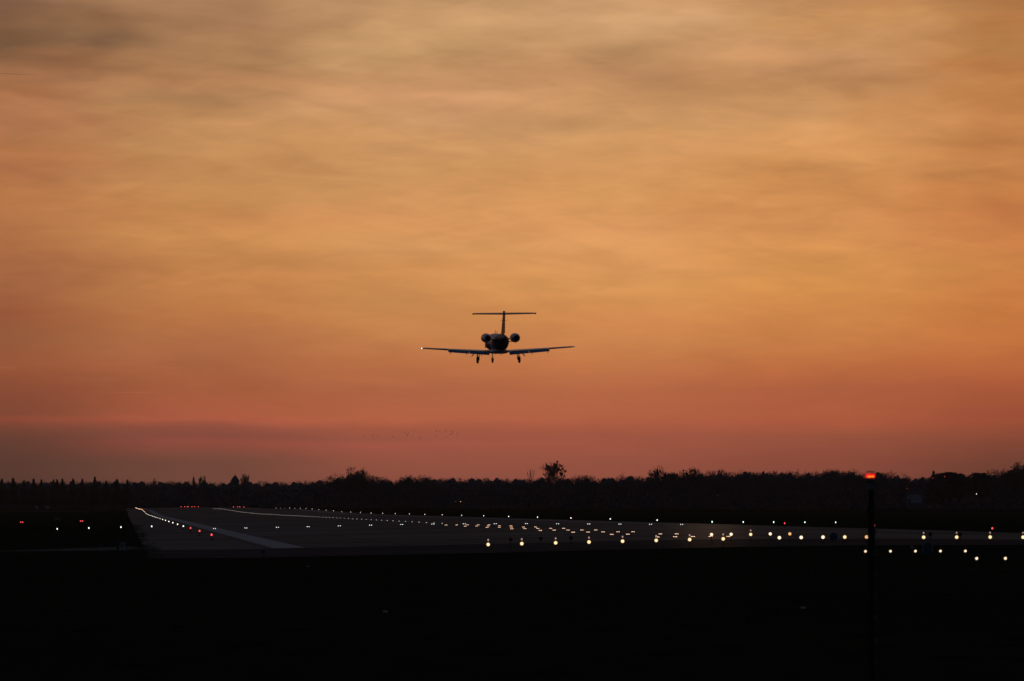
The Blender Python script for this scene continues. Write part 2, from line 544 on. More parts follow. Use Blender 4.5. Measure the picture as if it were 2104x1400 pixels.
# ---------------------------------------------------------------- setting
S_KN = sorted(set([k[0] for k in PK] + [k[0] for k in MK] + [298, 318, 350, 400, 560, 700, 900, 1100, 2925, 2600, 2000, 2060, 3150, 6000, 12000, 30000] + list(range(180, 250, 6))))
T_KN = sorted(set([k[0] for k in CK] + [62.1, 7.9, 9.5, 54.5, 56.1, 31.6, 32.4, -1000, 1000, -4000, 4000]))
def patch(name, ss, ts, h, m, sub=None):
    mb = MB()
    for s in ss:
        for t in ts:
            mb.v.append(tuple(gpt(s, t, h)))
    n = len(ts)
    for i in range(len(ss) - 1):
        for j in range(n - 1):
            a = i * n + j
            mb.f.append((a, a + 1, a + n + 1, a + n)); mb.m.append(0)
    return mb.obj(name, m)
def between(K, a, b):
    return [a] + [k for k in K if a < k < b] + [b]
tag(patch("ground", S_KN, T_KN, 0, M_grass), kind="structure")
tag(patch("runway", between(S_KN, 298, 2925), between(T_KN, 1.1, 62.1), .03, M_pave), kind="structure")
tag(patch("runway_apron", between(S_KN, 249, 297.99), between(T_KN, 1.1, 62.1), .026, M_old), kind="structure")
tag(patch("runway_side_stripe", between(S_KN, 299, 2925), [7.9, 9.5], .036, M_line), kind="structure")
tag(patch("runway_far_side_stripe", between(S_KN, 560, 2925), [54.5, 56.1], .036, M_line), kind="structure")
mb = MB()
s = 588.0
while s < 2860:
    for (a, b) in [(x, y) for x, y in zip(between(S_KN, s, s + 30)[:-1], between(S_KN, s, s + 30)[1:])]:
        mb.add([gpt(a, 31.6, .036), gpt(a, 32.4, .036), gpt(b, 32.4, .036), gpt(b, 31.6, .036)], [(0, 1, 2, 3)])
    s += 50
tag(mb.obj("runway_centreline_marking", M_line), kind="structure")
# slim tapering service path from the left, meeting the runway edge
mb = MB()
pk = [(1.0, 300, 327), (-1.5, 303, 327), (-7, 317, 321.5), (-12, 321, 325), (-40, 335, 339), (-100, 365, 369)]
rows = []
for t, a, b in pk:
    rows.append((gpt(a, t, .03), gpt(b, t, .03)))
for (a0, b0), (a1, b1) in zip(rows[:-1], rows[1:]):
    mb.add([a0, b0, b1, a1], [(0, 1, 2, 3)])
tag(mb.obj("path", M_path), kind="structure")
tag(patch("access_track", [1985, 2000, 2034, 2060], between(T_KN, -400, 1.0), .03, M_path), kind="structure")

def quads_obj(name, P, mats, parent=None, mi=None):
    """P: (n,4,3) array of quads -> one mesh"""
    P = np.asarray(P, dtype=np.float32)
    n = len(P)
    me = bpy.data.meshes.new(name)
    me.vertices.add(n * 4)
    me.vertices.foreach_set("co", P.reshape(-1))
    me.loops.add(n * 4)
    me.loops.foreach_set("vertex_index", np.arange(n * 4, dtype=np.int32))
    me.polygons.add(n)
    me.polygons.foreach_set("loop_start", np.arange(0, n * 4, 4, dtype=np.int32))
    for m in (mats if isinstance(mats, (list, tuple)) else [mats]):
        me.materials.append(m)
    if mi is not None:
        me.polygons.foreach_set("material_index", np.asarray(mi, dtype=np.int32))
    me.update(calc_edges=True)
    o = bpy.data.objects.new(name, me)
    C.objects.link(o)
    if parent:
        o.parent = parent
    return o

rng = np.random.default_rng(11)
# tufts overhanging the left pavement edge, and rough grass in the verge
def blades(n, s0, s1, t0, t1, h0, h1, w, clump=1.0):
    s_ = s0 + (s1 - s0) * rng.random(n) ** 1.3
    t_ = t0 + (t1 - t0) * rng.random(n)
    out = np.zeros((n, 4, 3))
    lean = rng.normal(0, .25, (n, 2))
    a = rng.random(n) * math.pi
    hh = h0 + (h1 - h0) * rng.random(n)
    x = -s_ * sT + t_ * cT
    y = s_ * cT + t_ * sT
    z = np.interp(s_, [k[0] for k in PK], [k[1] for k in PK]) + np.interp(t_, [k[0] for k in CK], [k[1] for k in CK]) * np.interp(s_, [k[0] for k in MK], [k[1] for k in MK])
    dx, dy = np.cos(a) * w * hh, np.sin(a) * w * hh
    out[:, 0] = np.stack([x - dx, y - dy, z - .02], 1)
    out[:, 1] = np.stack([x + dx, y + dy, z - .02], 1)
    tx, ty = x + lean[:, 0] * hh, y + lean[:, 1] * hh
    out[:, 2] = np.stack([tx + dx * .2, ty + dy * .2, z + hh], 1)
    out[:, 3] = np.stack([tx - dx * .2, ty - dy * .2, z + hh], 1)
    return out
B = []
for _ in range(170):                     # clumps along the ragged edge
    sc = 256 + 470 * rng.random() ** 1.15
    tcx = 1.1 + rng.normal(0, .45) - (.4 if rng.random() < .5 else 0)
    B.append(blades(30, sc - .8, sc + .8, tcx - .25, tcx + .25, .06, .17, .10))
tag(quads_obj("grass", np.concatenate(B), M_blade), "ragged grass tufts overhanging the left edge of the runway", "grass", kind="stuff")
tag(quads_obj("verge_grass", np.concatenate([blades(26000, 75, 248, -30, 60, .04, .13, .08), blades(14000, 249, 560, -25, 0.5, .05, .14, .1)]), M_blade),
    "short dark grass of the airfield verge in front of the runway", "grass", kind="stuff")

# ---------------------------------------------------------------- trees
def branch_tree(r, height, spread, depth=5, kids=3, lean=0.0, twig=0.045, up=0.35, trunk_r=None, first=0.28, ratio=0.72):
    """segments: list of (p0, p1, r0, r1, level)"""
    segs = []
    def grow(p, d, L, rad, lev):
        n = 2 if lev < 2 else 1
        q = p
        for i in range(n):
            d = (d + Vector((r.gauss(0, .10), r.gauss(0, .10), up * .12))).normalized()
            e = q + d * (L / n)
            r1 = max(twig, rad * .82)
            segs.append((q, e, max(twig, rad), r1, lev))
            q, rad = e, r1
        if lev >= depth:
            return
        k = kids if lev else kids + 2
        for i in range(k):
            a = 2 * math.pi * (i + r.random()) / k
            tilt = (.45 + .35 * r.random()) * spread if lev or i else .12
            side = d.orthogonal().normalized()
            side = Matrix.Rotation(a, 3, d) @ side
            nd = (d * math.cos(tilt) + side * math.sin(tilt) + Vector((0, 0, up * .3))).normalized()
            grow(q if r.random() < .7 else q - d * L * .3 * r.random(), nd, L * ratio * (.8 + .4 * r.random()), rad * .68, lev + 1)
    grow(Vector((0, 0, -.3)), Vector((lean, 0, 1)).normalized(), height * first, trunk_r or height * .018, 0)
    zt = max(s[1].z for s in segs)
    k = height / zt
    return [(a * k, b * k, r0, r1, l) for a, b, r0, r1, l in segs]
def seg_quads(segs):
    """thin three-sided prisms for every segment"""
    P0 = np.array([s[0] for s in segs]); P1 = np.array([s[1] for s in segs])
    R0 = np.array([s[2] for s in segs])[:, None]; R1 = np.array([s[3] for s in segs])[:, None]
    D = P1 - P0
    D /= np.linalg.norm(D, axis=1)[:, None] + 1e-9
    ref = np.where(np.abs(D[:, 2:3]) > .9, np.array([[1., 0, 0]]), np.array([[0, 0, 1.]]))
    A = np.cross(D, ref); A /= np.linalg.norm(A, axis=1)[:, None] + 1e-9
    Bv = np.cross(D, A)
    ring = []
    for k in range(3):
        c, s = math.cos(2.0944 * k), math.sin(2.0944 * k)
        ring.append((P0 + (A * c + Bv * s) * R0, P1 + (A * c + Bv * s) * R1))
    Q = []
    for k in range(3):
        a, b = ring[k], ring[(k + 1) % 3]
        Q.append(np.stack([a[0], b[0], b[1], a[1]], 1))
    return np.concatenate(Q)
def leaf_quads(n, centre_fn, size):
    c = centre_fn(n)
    a = rng.normal(size=(n, 3)); a /= np.linalg.norm(a, axis=1)[:, None]
    b = rng.normal(size=(n, 3)); b -= a * (a * b).sum(1)[:, None]; b /= np.linalg.norm(b, axis=1)[:, None]
    s = size * (.5 + rng.random((n, 1)))
    return np.stack([c - a * s - b * s, c + a * s - b * s * .6, c + a * s * .7 + b * s, c - a * s * .8 + b * s * .8], 1)

PROF = [(-400, 988), (0, 987), (40, 990), (60, 988), (140, 989), (250, 987), (300, 989), (400, 989), (460, 990), (540, 989), (580, 990), (640, 987), (680, 985), (700, 980),
        (760, 984), (800, 986), (830, 982), (870, 980), (900, 982), (950, 982), (1000, 981), (1040, 982), (1060, 983), (1100, 982), (1130, 981), (1180, 983), (1220, 981), (1260, 979), (1290, 977), (1330, 978),
        (1360, 975), (1400, 975), (1450, 972), (1500, 972), (1525, 969), (1560, 970), (1600, 967), (1630, 970), (1660, 972), (1700, 967), (1735, 967), (1760, 971), (1800, 970), (1840, 975), (1870, 979),
        (1900, 980), (1915, 974), (1950, 974), (1980, 978), (1995, 982), (2010, 977), (2040, 972), (2075, 966), (2104, 960), (2300, 955)]
def forest_Y(u):
    return 3350 - 480 * min(1, max(0, (u - 300) / 1700))
def tree_top(u, v, Y):
    p = at(u, v, Y)
    g = ground_under(p)
    return Vector((p.x, p.y, g)), p.z - g

rt = random.Random(3)
protos = []
for i in range(9):
    sg = branch_tree(rt, 1.0 * 16, .95 + .25 * rt.random(), depth=5, kids=3, twig=.055, trunk_r=.22, up=.25)
    protos.append(seg_quads(sg) / 16.0)
FQ, FM = [], []
fr = random.Random(21)
u = -160.0
row = 0
for row in range(4):
    u = -160.0 + row * 7
    while u < 2280:
        Y = forest_Y(u) + row * 55 + fr.uniform(-20, 20)
        v = np.interp(u, [a for a, b in PROF], [b for a, b in PROF]) + fr.gauss(0, 1.3) + (2 if row == 0 else 0)
        base, h = tree_top(u, v, Y)
        pr = protos[fr.randrange(len(protos))]
        a = fr.random() * 6.283
        ca, sa = math.cos(a), math.sin(a)
        wx = h * fr.uniform(.75, 1.15)
        Q = pr.copy()
        x = (Q[..., 0] * ca - Q[..., 1] * sa) * wx + base.x
        y = (Q[..., 0] * sa + Q[..., 1] * ca) * wx + base.y
        z = Q[..., 2] * h + base.z
        FQ.append(np.stack([x, y, z], -1))
        FM.append(np.zeros(len(Q)))
        u += fr.uniform(24, 40)
# brushwood and dense lower growth that closes the wood
def brush(n):
    uu = rng.uniform(-170, 2290, n)
    yy = np.array([forest_Y(q) for q in uu]) + rng.uniform(-12, 200, n)
    xx = (uu - 1052) / F * yy
    s_ = -xx * sT + yy * cT; t_ = xx * cT + yy * sT
    gz = np.interp(s_, [k[0] for k in PK], [k[1] for k in PK]) + np.interp(t_, [k[0] for k in CK], [k[1] for k in CK])
    vt = np.interp(uu, [a for a, b in PROF], [b for a, b in PROF]) + 2.5
    top = H + (1042 - vt) / F * yy
    lump = .90 + .07 * np.sin(uu / 7.3) + .05 * np.sin(uu / 2.9 + 1)
    zz = gz + (top - gz) * lump * rng.random(n) ** 1.15
    return np.stack([xx, yy, zz], 1)
FQ.append(leaf_quads(150000, brush, .62)); FM.append(np.ones(150000))
tag(quads_obj("forest", np.concatenate(FQ), [M_twig, M_brush], mi=np.concatenate(FM)), "dark leafless wood closing the far side of the airfield", "forest", kind="stuff")
del FQ

def bare_tree(u, v, Y, label, seed, spread=1.0, depth=6, kids=3, clumps=0, group="bare trees rising above the wood", wide=1.0, twig=.06, up=.3, clump_r=.46, clump_rgn=(-1, 1)):
    base, h = tree_top(u, v, Y)
    r = random.Random(seed)
    sg = branch_tree(r, h, spread, depth=depth, kids=kids, twig=twig, up=up, trunk_r=.35)
    sg = [(Vector((a.x * wide, a.y * wide, a.z)), Vector((b.x * wide, b.y * wide, b.z)), r0, r1, l) for a, b, r0, r1, l in sg]
    root = empty("bare_tree", base)
    tag(root, label, "tree", group)
    quads_obj("trunk", seg_quads([q for q in sg if q[4] <= 1]), M_bark, root)
    quads_obj("crown", seg_quads([q for q in sg if q[4] > 1]), M_twig, root)
    if clumps:
        ends = [q[1] for q in sg if q[4] >= 3 and q[1].z > h * .66]
        zone = [e for e in ends if clump_rgn[0] * 9 <= e.x <= clump_rgn[1] * 9]
        n = 260
        d = rng.normal(size=(n, 3)); d /= np.linalg.norm(d, axis=1)[:, None]
        pts = d * rng.random((n, 1)) ** .5 * clump_r
        Q = leaf_quads(n, lambda k: pts, .10)
        first = None
        for k in range(clumps):
            if first is None:
                o = first = quads_obj("mistletoe_clump", Q, M_mistle, root)
            else:
                o = first.copy(); C.objects.link(o); o.parent = root
            p = r.choice(zone or ends)
            o.location = p
            o.scale = (r.uniform(.7, 1.35),) * 3
    return root
FY = forest_Y
MT = "mistletoe"
bare_tree(1137, 947, FY(1137) - 30, "tallest bare tree, full of round mistletoe clumps, right of the jet", 5, .75, 6, 3, 62, wide=.80, up=.5)
bare_tree(729, 957, FY(729) - 30, "dense rounded bare tree rising above the wood left of the jet", 9, 1.0, 6, 4, 0, wide=.85)
bare_tree(752, 969, FY(752) - 20, "low bare tree leaning against the right side of the dense rounded tree", 10, 1.0, 6, 3)
bare_tree(703, 971, FY(703) - 20, "low bare tree just left of the dense rounded tree", 12, 1.1, 6, 3)
bare_tree(782, 976, FY(782) - 20, "small domed bare tree right of the dense rounded tree", 14, 1.1, 6, 3)
bare_tree(847, 974, FY(847) - 20, "left one of two wide fine-twigged trees under the flock of birds", 15, 1.2, 6, 3, wide=1.1)
bare_tree(881, 974, FY(881) - 20, "right one of two wide fine-twigged trees under the flock of birds", 16, 1.2, 6, 3, wide=1.1)
bare_tree(1092, 963, FY(1092) - 10, "thin sparse sapling with few upright twigs, left of the tall mistletoe tree", 17, .35, 4, 2, wide=.5, up=.8)
bare_tree(1117, 975, FY(1117) - 10, "low bushy bare tree touching the left side of the tall mistletoe tree", 18, 1.1, 6, 3)
bare_tree(1190, 975, FY(1190) - 10, "small rounded bare tree, first one right of the tall mistletoe tree", 19, 1.0, 5, 3)
bare_tree(1212, 975, FY(1212) - 10, "small rounded bare tree, second one right of the tall mistletoe tree", 20, 1.0, 5, 3)
bare_tree(1258, 974, FY(1258) - 10, "low wide bare tree midway between the two mistletoe tree groups", 22, 1.1, 6, 3)
bare_tree(1293, 968, FY(1293) - 10, "umbrella-shaped bare tree with see-through crown above the wood", 23, 1.2, 5, 3, wide=1.0)
bare_tree(1341, 967, FY(1341) - 10, "see-through bare tree just left of the right-hand mistletoe trees", 24, 1.1, 5, 3, wide=.9)
bare_tree(1369, 954, FY(1369) - 30, "mistletoe-laden bare tree, left one of the right-hand pair", 27, .9, 6, 3, 44, wide=.80, up=.45)
bare_tree(1388, 966, FY(1388) - 10, "small bare tree with one clump between the right-hand mistletoe pair", 28, .7, 5, 3, 3, wide=.6)
bare_tree(1418, 957, FY(1418) - 30, "mistletoe-laden bare tree, right one of the right-hand pair", 29, .85, 6, 3, 30, wide=.70, up=.5)
bare_tree(1437, 962, FY(1437) - 10, "slim bare tree close to the right of the mistletoe-laden pair", 31, .7, 5, 3, wide=.6)
bare_tree(1467, 963, FY(1467) - 10, "small airy bare tree further right of the mistletoe-laden pair", 32, .8, 5, 3, wide=.8)
for i, (uu, vv) in enumerate([(1500, 969), (1538, 964), (1570, 968), (1603, 963), (1625, 966), (1704, 961), (1733, 962), (1768, 966), (1806, 966), (1862, 972)]):
    bare_tree(uu, vv, FY(uu) - 10, ordw(i + 1) + " low twiggy treetop from the left, in the wood around the red beacon", 40 + i, 1.1, 6, 3, group="treetops near the beacon", wide=1.1)
bare_tree(2030, 962, FY(2030) - 60, "wide sparse bare tree in the rising wood at far right", 61, 1.1, 6, 3)
bare_tree(2062, 962, FY(2062) - 60, "bare tree in the rising wood just left of the picture's right edge tree", 62, .9, 6, 3)
bare_tree(2098, 948, FY(2098) - 60, "tall dark bare tree cut by the right edge of the picture", 63, .9, 6, 4)
for i, (uu, vv) in enumerate([(318, 982), (395, 977), (409, 977), (419, 976), (497, 974), (503, 972), (509, 974)]):
    lab = ["small see-through bare tree at the left end of the wood", "thin bare pole-like tree, leftmost of three left of the spire", "thin bare pole-like tree, middle of three left of the spire",
           "thin bare pole-like tree, rightmost of three left of the spire", "slender poplar nearest the spire on its right side", "tallest slender poplar, middle of three right of the spire",
           "slender poplar, rightmost of three right of the spire"][i]
    bare_tree(uu, vv, FY(uu) - 10, lab, 70 + i, .35, 4, 3, group="slender trees near the spire", wide=.45, up=.9)

def conifer(u, v, Y, label, seed, width=.26, group="conifers at the left of the wood", round_top=False):
    base, h = tree_top(u, v, Y)
    r = random.Random(seed)
    root = empty("pine_tree", base)
    tag(root, label, "tree", group)
    mb = MB()
    mb.tube((0, 0, -.3), (0, 0, h * .97), .28, .03, 8)
    mb.obj("trunk", M_bark, root)
    Q = []
    z = h * .18
    while z < h * .985:
        f = 1 - z / h
        if round_top:
            R = h * width * 1.5 * math.sqrt(max(0.02, 1 - ((z / h - .62) / .40) ** 2)) if z > h * .3 else .3
        else:
            R = h * width * (f ** .85) + .15
        k = r.randint(5, 8)
        for i in range(k):
            a = 2 * math.pi * (i + r.random()) / k
            RR = R * r.uniform(.55, 1.15)
            n = max(4, int(RR * 9))
            for j in range(n):
                q = (j + r.random()) / n
                c = Vector((math.cos(a) * RR * q + r.gauss(0, .12), math.sin(a) * RR * q + r.gauss(0, .12), z - RR * q * (.25 if not round_top else -.1) + r.gauss(0, .1)))
                w = (.34 - .16 * q) * r.uniform(.7, 1.3)
                A = Vector((r.gauss(0, 1), r.gauss(0, 1), r.gauss(0, .5))).normalized() * w
                Bq = Vector((r.gauss(0, 1), r.gauss(0, 1), r.gauss(0, .6))).normalized() * w
                Q.append([c - A - Bq, c + A - Bq, c + A + Bq, c - A + Bq])
        z += .38
    quads_obj("crown", np.array([[tuple(p) for p in q] for q in Q]), M_need, root)
    return root
for i, (uu, vv, w) in enumerate([(4, 984, .26), (27, 980, .24), (49, 985, .24), (69, 983, .22), (85, 984, .24), (110, 985, .2), (117, 983.5, .22), (128, 981, .2), (150, 983, .28),
                                 (169, 982, .28), (195, 979, .26), (218, 986, .26), (240, 981, .28), (262, 985, .22)]):
    conifer(uu, vv + (i * 7 % 5) * .5, FY(uu) - 15 - (i % 3) * 6, ordw(i + 1) + " pointed conifer from the left in the wood at the left edge", 100 + i, w * 1.3)
conifer(1918, 967, FY(1918) - 60, "pointed conifer with dark crown right of the red beacon", 120, .30, "conifers at the right")
conifer(1952, 971, FY(1952) - 60, "broad flat-topped pine right of the pointed conifer", 121, .34, "conifers at the right", True)
conifer(1937, 973, FY(1937) - 55, "low rounded pine between the pointed conifer and the broad pine", 122, .26, "conifers at the right", True)
conifer(1971, 974, FY(1971) - 55, "rounded pine at the right end of the broad pine", 123, .26, "conifers at the right", True)
conifer(2012, 972, FY(2012) - 60, "rounded pine standing alone right of the gap in the wood", 124, .34, "conifers at the right", True)

# ---------------------------------------------------------------- spire
Y = FY(483) + 25
base, h = tree_top(483, 972.5, Y)
root = tag(empty("church_tower", base), "tower with pointed pyramid roof rising out of the wood at left", "tower")
hw = 10 * Y / F
zb = h - 17.5 * Y / F
mb = MB(); mb.box(-hw * .85, hw * .85, -hw * .85, hw * .85, -.3, zb); mb.obj("wall", M_stone, root)
mb = MB(); mb.add([(-hw, -hw, zb), (hw, -hw, zb), (hw, hw, zb), (-hw, hw, zb), (-hw * .45, -hw * .45, zb + .5 * (h - zb)), (hw * .45, -hw * .45, zb + .5 * (h - zb)), (hw * .45, hw * .45, zb + .5 * (h - zb)), (-hw * .45, hw * .45, zb + .5 * (h - zb)), (0, 0, h - .9)],
       [(0, 3, 2, 1), (0, 1, 5, 4), (1, 2, 6, 5), (2, 3, 7, 6), (3, 0, 4, 7), (4, 5, 8), (5, 6, 8), (6, 7, 8), (7, 4, 8)])
rf = mb.obj("roof", M_slate, root)
mb = MB(); mb.tube((0, 0, h - 1.2), (0, 0, h + .5), .10, .03, 6); mb.ball((0, 0, h - .6), .22, 8, 5); mb.obj("finial", M_slate, rf)
for sx in (-1, 1):
    mb = MB(); mb.box(sx * hw * .35 - .35, sx * hw * .35 + .35, -hw * .85 - .05, -hw * .85 - .003, zb * .62, zb * .62 + 1.5); mb.obj("window", M_dark, root)

# ---------------------------------------------------------------- airfield structures far off
def small_lamp(mb_parent, loc, r, m, name="lamp"):
    mb = MB(); mb.ball((0, 0, 0), r, 8, 5)
    return mb.obj(name, m, mb_parent, loc=loc)
# cabin with roof platform
Y = 2600
p = at(1880, 1036, Y); g = ground_under(p)
k = Y / F
root = tag(empty("equipment_cabin", (p.x, p.y, g)), "grey equipment cabin with railed roof at right in front of the wood", "cabin")
zt = (at(0, 1016, Y).z - g); z2 = (at(0, 1005, Y).z - g)
mb = MB(); mb.box(-15.5 * k, 15.5 * k, 0, 3.2, -.2, zt); mb.obj("wall", M_slate, root)
mb = MB(); mb.box(-15.2 * k, 15.2 * k, -.06, -.003, at(0, 1034, Y).z - g, zt - .05); mb.obj("cladding", M_clad, root)
mb = MB()
mb.box(-16 * k, 16 * k, -.15, 3.35, zt + .004, zt + .15); mb.obj("roof", M_slate, root)
mb = MB()
for x in (-15, -5, 5, 15):
    mb.tube((x * k, 0, zt + .1), (x * k, 0, z2), .03, n=6)
mb.tube((-15.5 * k, 0, z2), (15.5 * k, 0, z2), .05, n=6); mb.tube((-15 * k, 0, (zt + z2) / 2), (15 * k, 0, (zt + z2) / 2), .03, n=6)
mb.obj("railing", M_metal, root)
mb = MB(); mb.box(-14 * k, -9 * k, -.12, -.063, .1, zt * .7); mb.obj("door", M_slate, root)
mb = MB(); mb.box(14.4 * k, 15.2 * k, -.1, 0.1, zt + .3, z2 - .15); mb.obj("antenna", M_metal, root)
small_lamp(root, (-15.5 * k, 0, z2 + .12), .07, G_red)

def mast(u, vtop, vbase, Y, w_px, name, label, lamps=(), lattice=True, cat="mast"):
    p = at(u, vbase, Y); g = ground_under(p); k = Y / F
    h = at(u, vtop, Y).z - g; w = w_px * k / 2
    root = tag(empty(name, (p.x, p.y, g)), label, cat)
    mb = MB()
    if lattice:
        for sx, sy in ((-1, -1), (1, -1), (1, 1), (-1, 1)):
            mb.tube((sx * w, sy * w, -.2), (sx * w, sy * w, h), .035, n=5)
        n = max(3, int(h / (2 * w)))
        for i in range(n):
            z0, z1 = h * i / n, h * (i + 1) / n
            for a, b in (((-w, -w), (w, -w)), ((w, -w), (w, w)), ((w, w), (-w, w)), ((-w, w), (-w, -w))):
                mb.tube((a[0], a[1], z0), (b[0], b[1], z1), .02, n=4)
    else:
        mb.tube((0, 0, -.2), (0, 0, h), .035, .02, 8)
    mb.obj("frame", M_mast, root)
    mb = MB(); mb.box(-w - .15, w + .15, -w - .15, w + .15, -.1, .12); mb.obj("footing", M_stone, root)
    for (x, z, r, m) in lamps:
        small_lamp(root, (x * k, -w - .03, h + z * k), r, m)
    return root
mast(940, 990, 1040, 2300, 5, "lattice_mast", "tall slender lattice mast in front of the wood, below the jet", [(-4, -41, .07, G_red), (6, -41, .09, G_warm)])
mast(1941, 981, 1040, 2300, 1.5, "antenna_mast", "thin antenna mast with tiny red lamp at top, right of the cabin", [(0, 1, .08, G_red)], False)
mast(1917, 984, 1040, 2300, 1.2, "antenna_mast", "thin antenna mast with tiny red lamp behind the right end of the cabin", [(0, 1, .07, G_red)], False)
mast(2006.5, 1016, 1042, 2600, 5, "floodlight_mast", "short lattice mast with small white lamp near the right edge", [(0, 1, .14, G_clear)])
mast(2068, 1014, 1042, 2600, 3, "service_mast", "short pale lattice mast nearest the right edge of the picture", [], True)
mast(1163, 1032, 1041, 1900, 5, "monitor_antenna", "tiny low frame antenna in front of the wood beneath the mistletoe tree", [], True, "antenna")
# faint low sheds at the far left
for i, uu in enumerate((75, 96)):
    p = at(uu, 1045, 2900); g = ground_under(p); k = 2900 / F
    root = tag(empty("small_shed", (p.x, p.y, g)), ["left one of two tiny pale sheds before the wood at far left", "right one of two tiny pale sheds before the wood at far left"][i], "shed", "tiny sheds before the wood")
    w = (2.2, 4)[i] * k
    mb = MB(); mb.box(-w, w, 0, 2.5, -.2, 1.1); mb.obj("wall", M_stone, root)
    mb = MB(); mb.add([(-w - .1, -.1, 1.103), (w + .1, -.1, 1.103), (w + .1, 2.6, 1.103), (-w - .1, 2.6, 1.103), (-w - .1, 1.25, 1.6), (w + .1, 1.25, 1.6)], [(0, 1, 5, 4), (2, 3, 4, 5), (0, 4, 3), (1, 2, 5), (0, 3, 2, 1)]); mb.obj("roof", M_metal, root)
# sign boards beside the runway
def board(u, v, Y, w, h, label, name="sign_board", m=M_path):
    p = at(u, v, Y); g = ground_under(p)
    root = tag(empty(name, (p.x, p.y, g)), label, "sign")
    mb = MB(); mb.box(-w / 2, w / 2, -.05, .05, .25, .25 + h); mb.obj("panel", m, root)
    for sx in (-1, 1):
        mb = MB(); mb.tube((sx * w * .35, 0, -.1), (sx * w * .35, 0, .247), .03, n=6); mb.obj("leg", M_metal, root)
    return root
board(118, 1064, 1050, 1.1, .45, "small pale sign board in the grass between the left red lights")
board(251, 1133, 300, .32, .22, "small bluish sign board beside the path, left of the runway edge", m=M_lampbox)

# ---------------------------------------------------------------- runway lights
def edge_proto(m, name="runway_edge_light", r=.056):
    root = empty(name)
    mb = MB(); mb.lathe([(.13, 0), (.13, .03), (.05, .06)], 12); mb.obj("base", M_dark, root)
    mb = MB(); mb.tube((0, 0, .05), (0, 0, .24), .025, n=8); mb.obj("stem", M_dark, root)
    mb = MB(); mb.lathe([(.05, .24), (.08, .26), (.08, .28)], 12); mb.obj("collar", M_dark, root)
    mb = MB(); mb.lathe([(r * .8, .284), (r, .32), (r * .95, .36), (r * .6, .40), (.01, .42)], 12); mb.obj("lens", m, root, smooth=True)
    return root
def far_proto(m, name="runway_edge_light", r=.040):
    mb = MB()
    mb.lathe([(.12, 0), (.04, .05), (.03, .24), (.07, .27)], 8)
    mb.mi = 1
    mb.lathe([(r * .8, .284), (r, .33), (r * .6, .40), (.01, .43)], 8)
    return mb.obj(name, [M_dark, m])
def place(proto, s, t, label, cat, group, used, h=0.0, sc=1.0):
    if proto.name in used:
        o = copy_tree(proto)
    else:
        used.add(proto.name); o = proto
    o.location = gpt(s, t, h)
    o.rotation_euler = (0, 0, TH)
    o.scale = (sc, sc, sc)
    tag(o, label, cat, group)
    return o
used = set()
P_wn, P_wf = edge_proto(G_white), far_proto(G_white)
P_rn = edge_proto(G_redcore)
P_of = far_proto(G_warm)
n = 0
for i in range(0, 43):
    s = 378 + 60 * i
    if i < 3:
        place(P_rn, s, 5.8, ordw(i + 1) + " red lamp on a stem, counted from the near end of the left runway edge", "runway light", "red edge lights before the threshold", used, .03, 1.1)
    elif i < 20:
        place(P_wn if i < 9 else P_wf, s, 5.8, ordw(i - 2) + " white light along the left runway edge beyond the red ones", "runway light", "white lights of the left runway edge", used, .03)
    else:
        place(P_of, s, 5.8, ordw(i - 19) + " orange light in the glowing far end of the left runway edge", "runway light", "orange lights at the far left end", used, .03, 1.25)
for i in range(0, 31):
    s = 378 + 60 * i
    if i < 3:
        place(P_rn, s, 58, ["red lamp beyond the right white approach lamps, right runway edge", "red lamp of the right runway edge behind the beacon post", "red lamp of the right runway edge between green-white lights"][i], "runway light", "red edge lights on the right", used, .03)
    elif i > 3:
        place(P_wn if i < 9 else P_wf, s, 58, ordw(i - 3) + " white light from the right along the far right runway edge", "runway light", "white lights of the right runway edge", used, .03)
# threshold row: elevated outside, inset pairs on the runway
P_g = edge_proto(G_green, "threshold_light", .042)
P_gw = edge_proto(G_clear, "threshold_light", .042)
def inset_proto(m, n, gap, r, name):
    root = empty(name)
    mb = MB(); mb.lathe([(.20, 0), (.18, .012), (.08, .022)], 16); mb.obj("housing", M_dark, root, smooth=True)
    mb = MB()
    for k in range(n):
        mb.ball(((k - (n - 1) / 2) * gap, -.07, .030), r, 8, 5)
    mb.obj("lens", m, root)
    return root
P_pair = inset_proto(G_clear, 2, .19, .031, "threshold_inset_light")
row = []
for u in (118, 183, 249, 312, 441, 505.5, 570, 633.5, 697.5, 761.5, 825.5, 889.5, 954, 1017.5, 1081.5, 1145.5, 1209.5, 1273.5, 1336.5, 1400, 1463, 1527, 1589.5, 1653.6, 1716.7):
    sth = 558.0
    # intersection of the column of sight with the row s = 558
    b = (u - 1052) / F
    # X = b*Y ; s = -X sT + Y cT -> Y = s / (cT - b sT)
    Yr = sth / (cT - b * sT)
    row.append(to_st(b * Yr, Yr)[1])
for i, t in enumerate(row):
    if 6.5 < t < 56.5:
        place(P_pair, 558, t, ordw(i - 3) + " twin inset light from the left in the row across the threshold", "threshold light", "inset twin lights across the threshold", used, .03)
    elif t < 6.5:
        place(P_gw, 558, t, ordw(i + 1) + " small white light of the row running left from the runway", "threshold light", "small lights left of the threshold", used, 0 if t < 1 else .03)
    else:
        place(P_g, 558, t, ordw(i - 19) + " greenish light of the row running right beyond the runway", "threshold light", "greenish lights right of the threshold", used, .0)
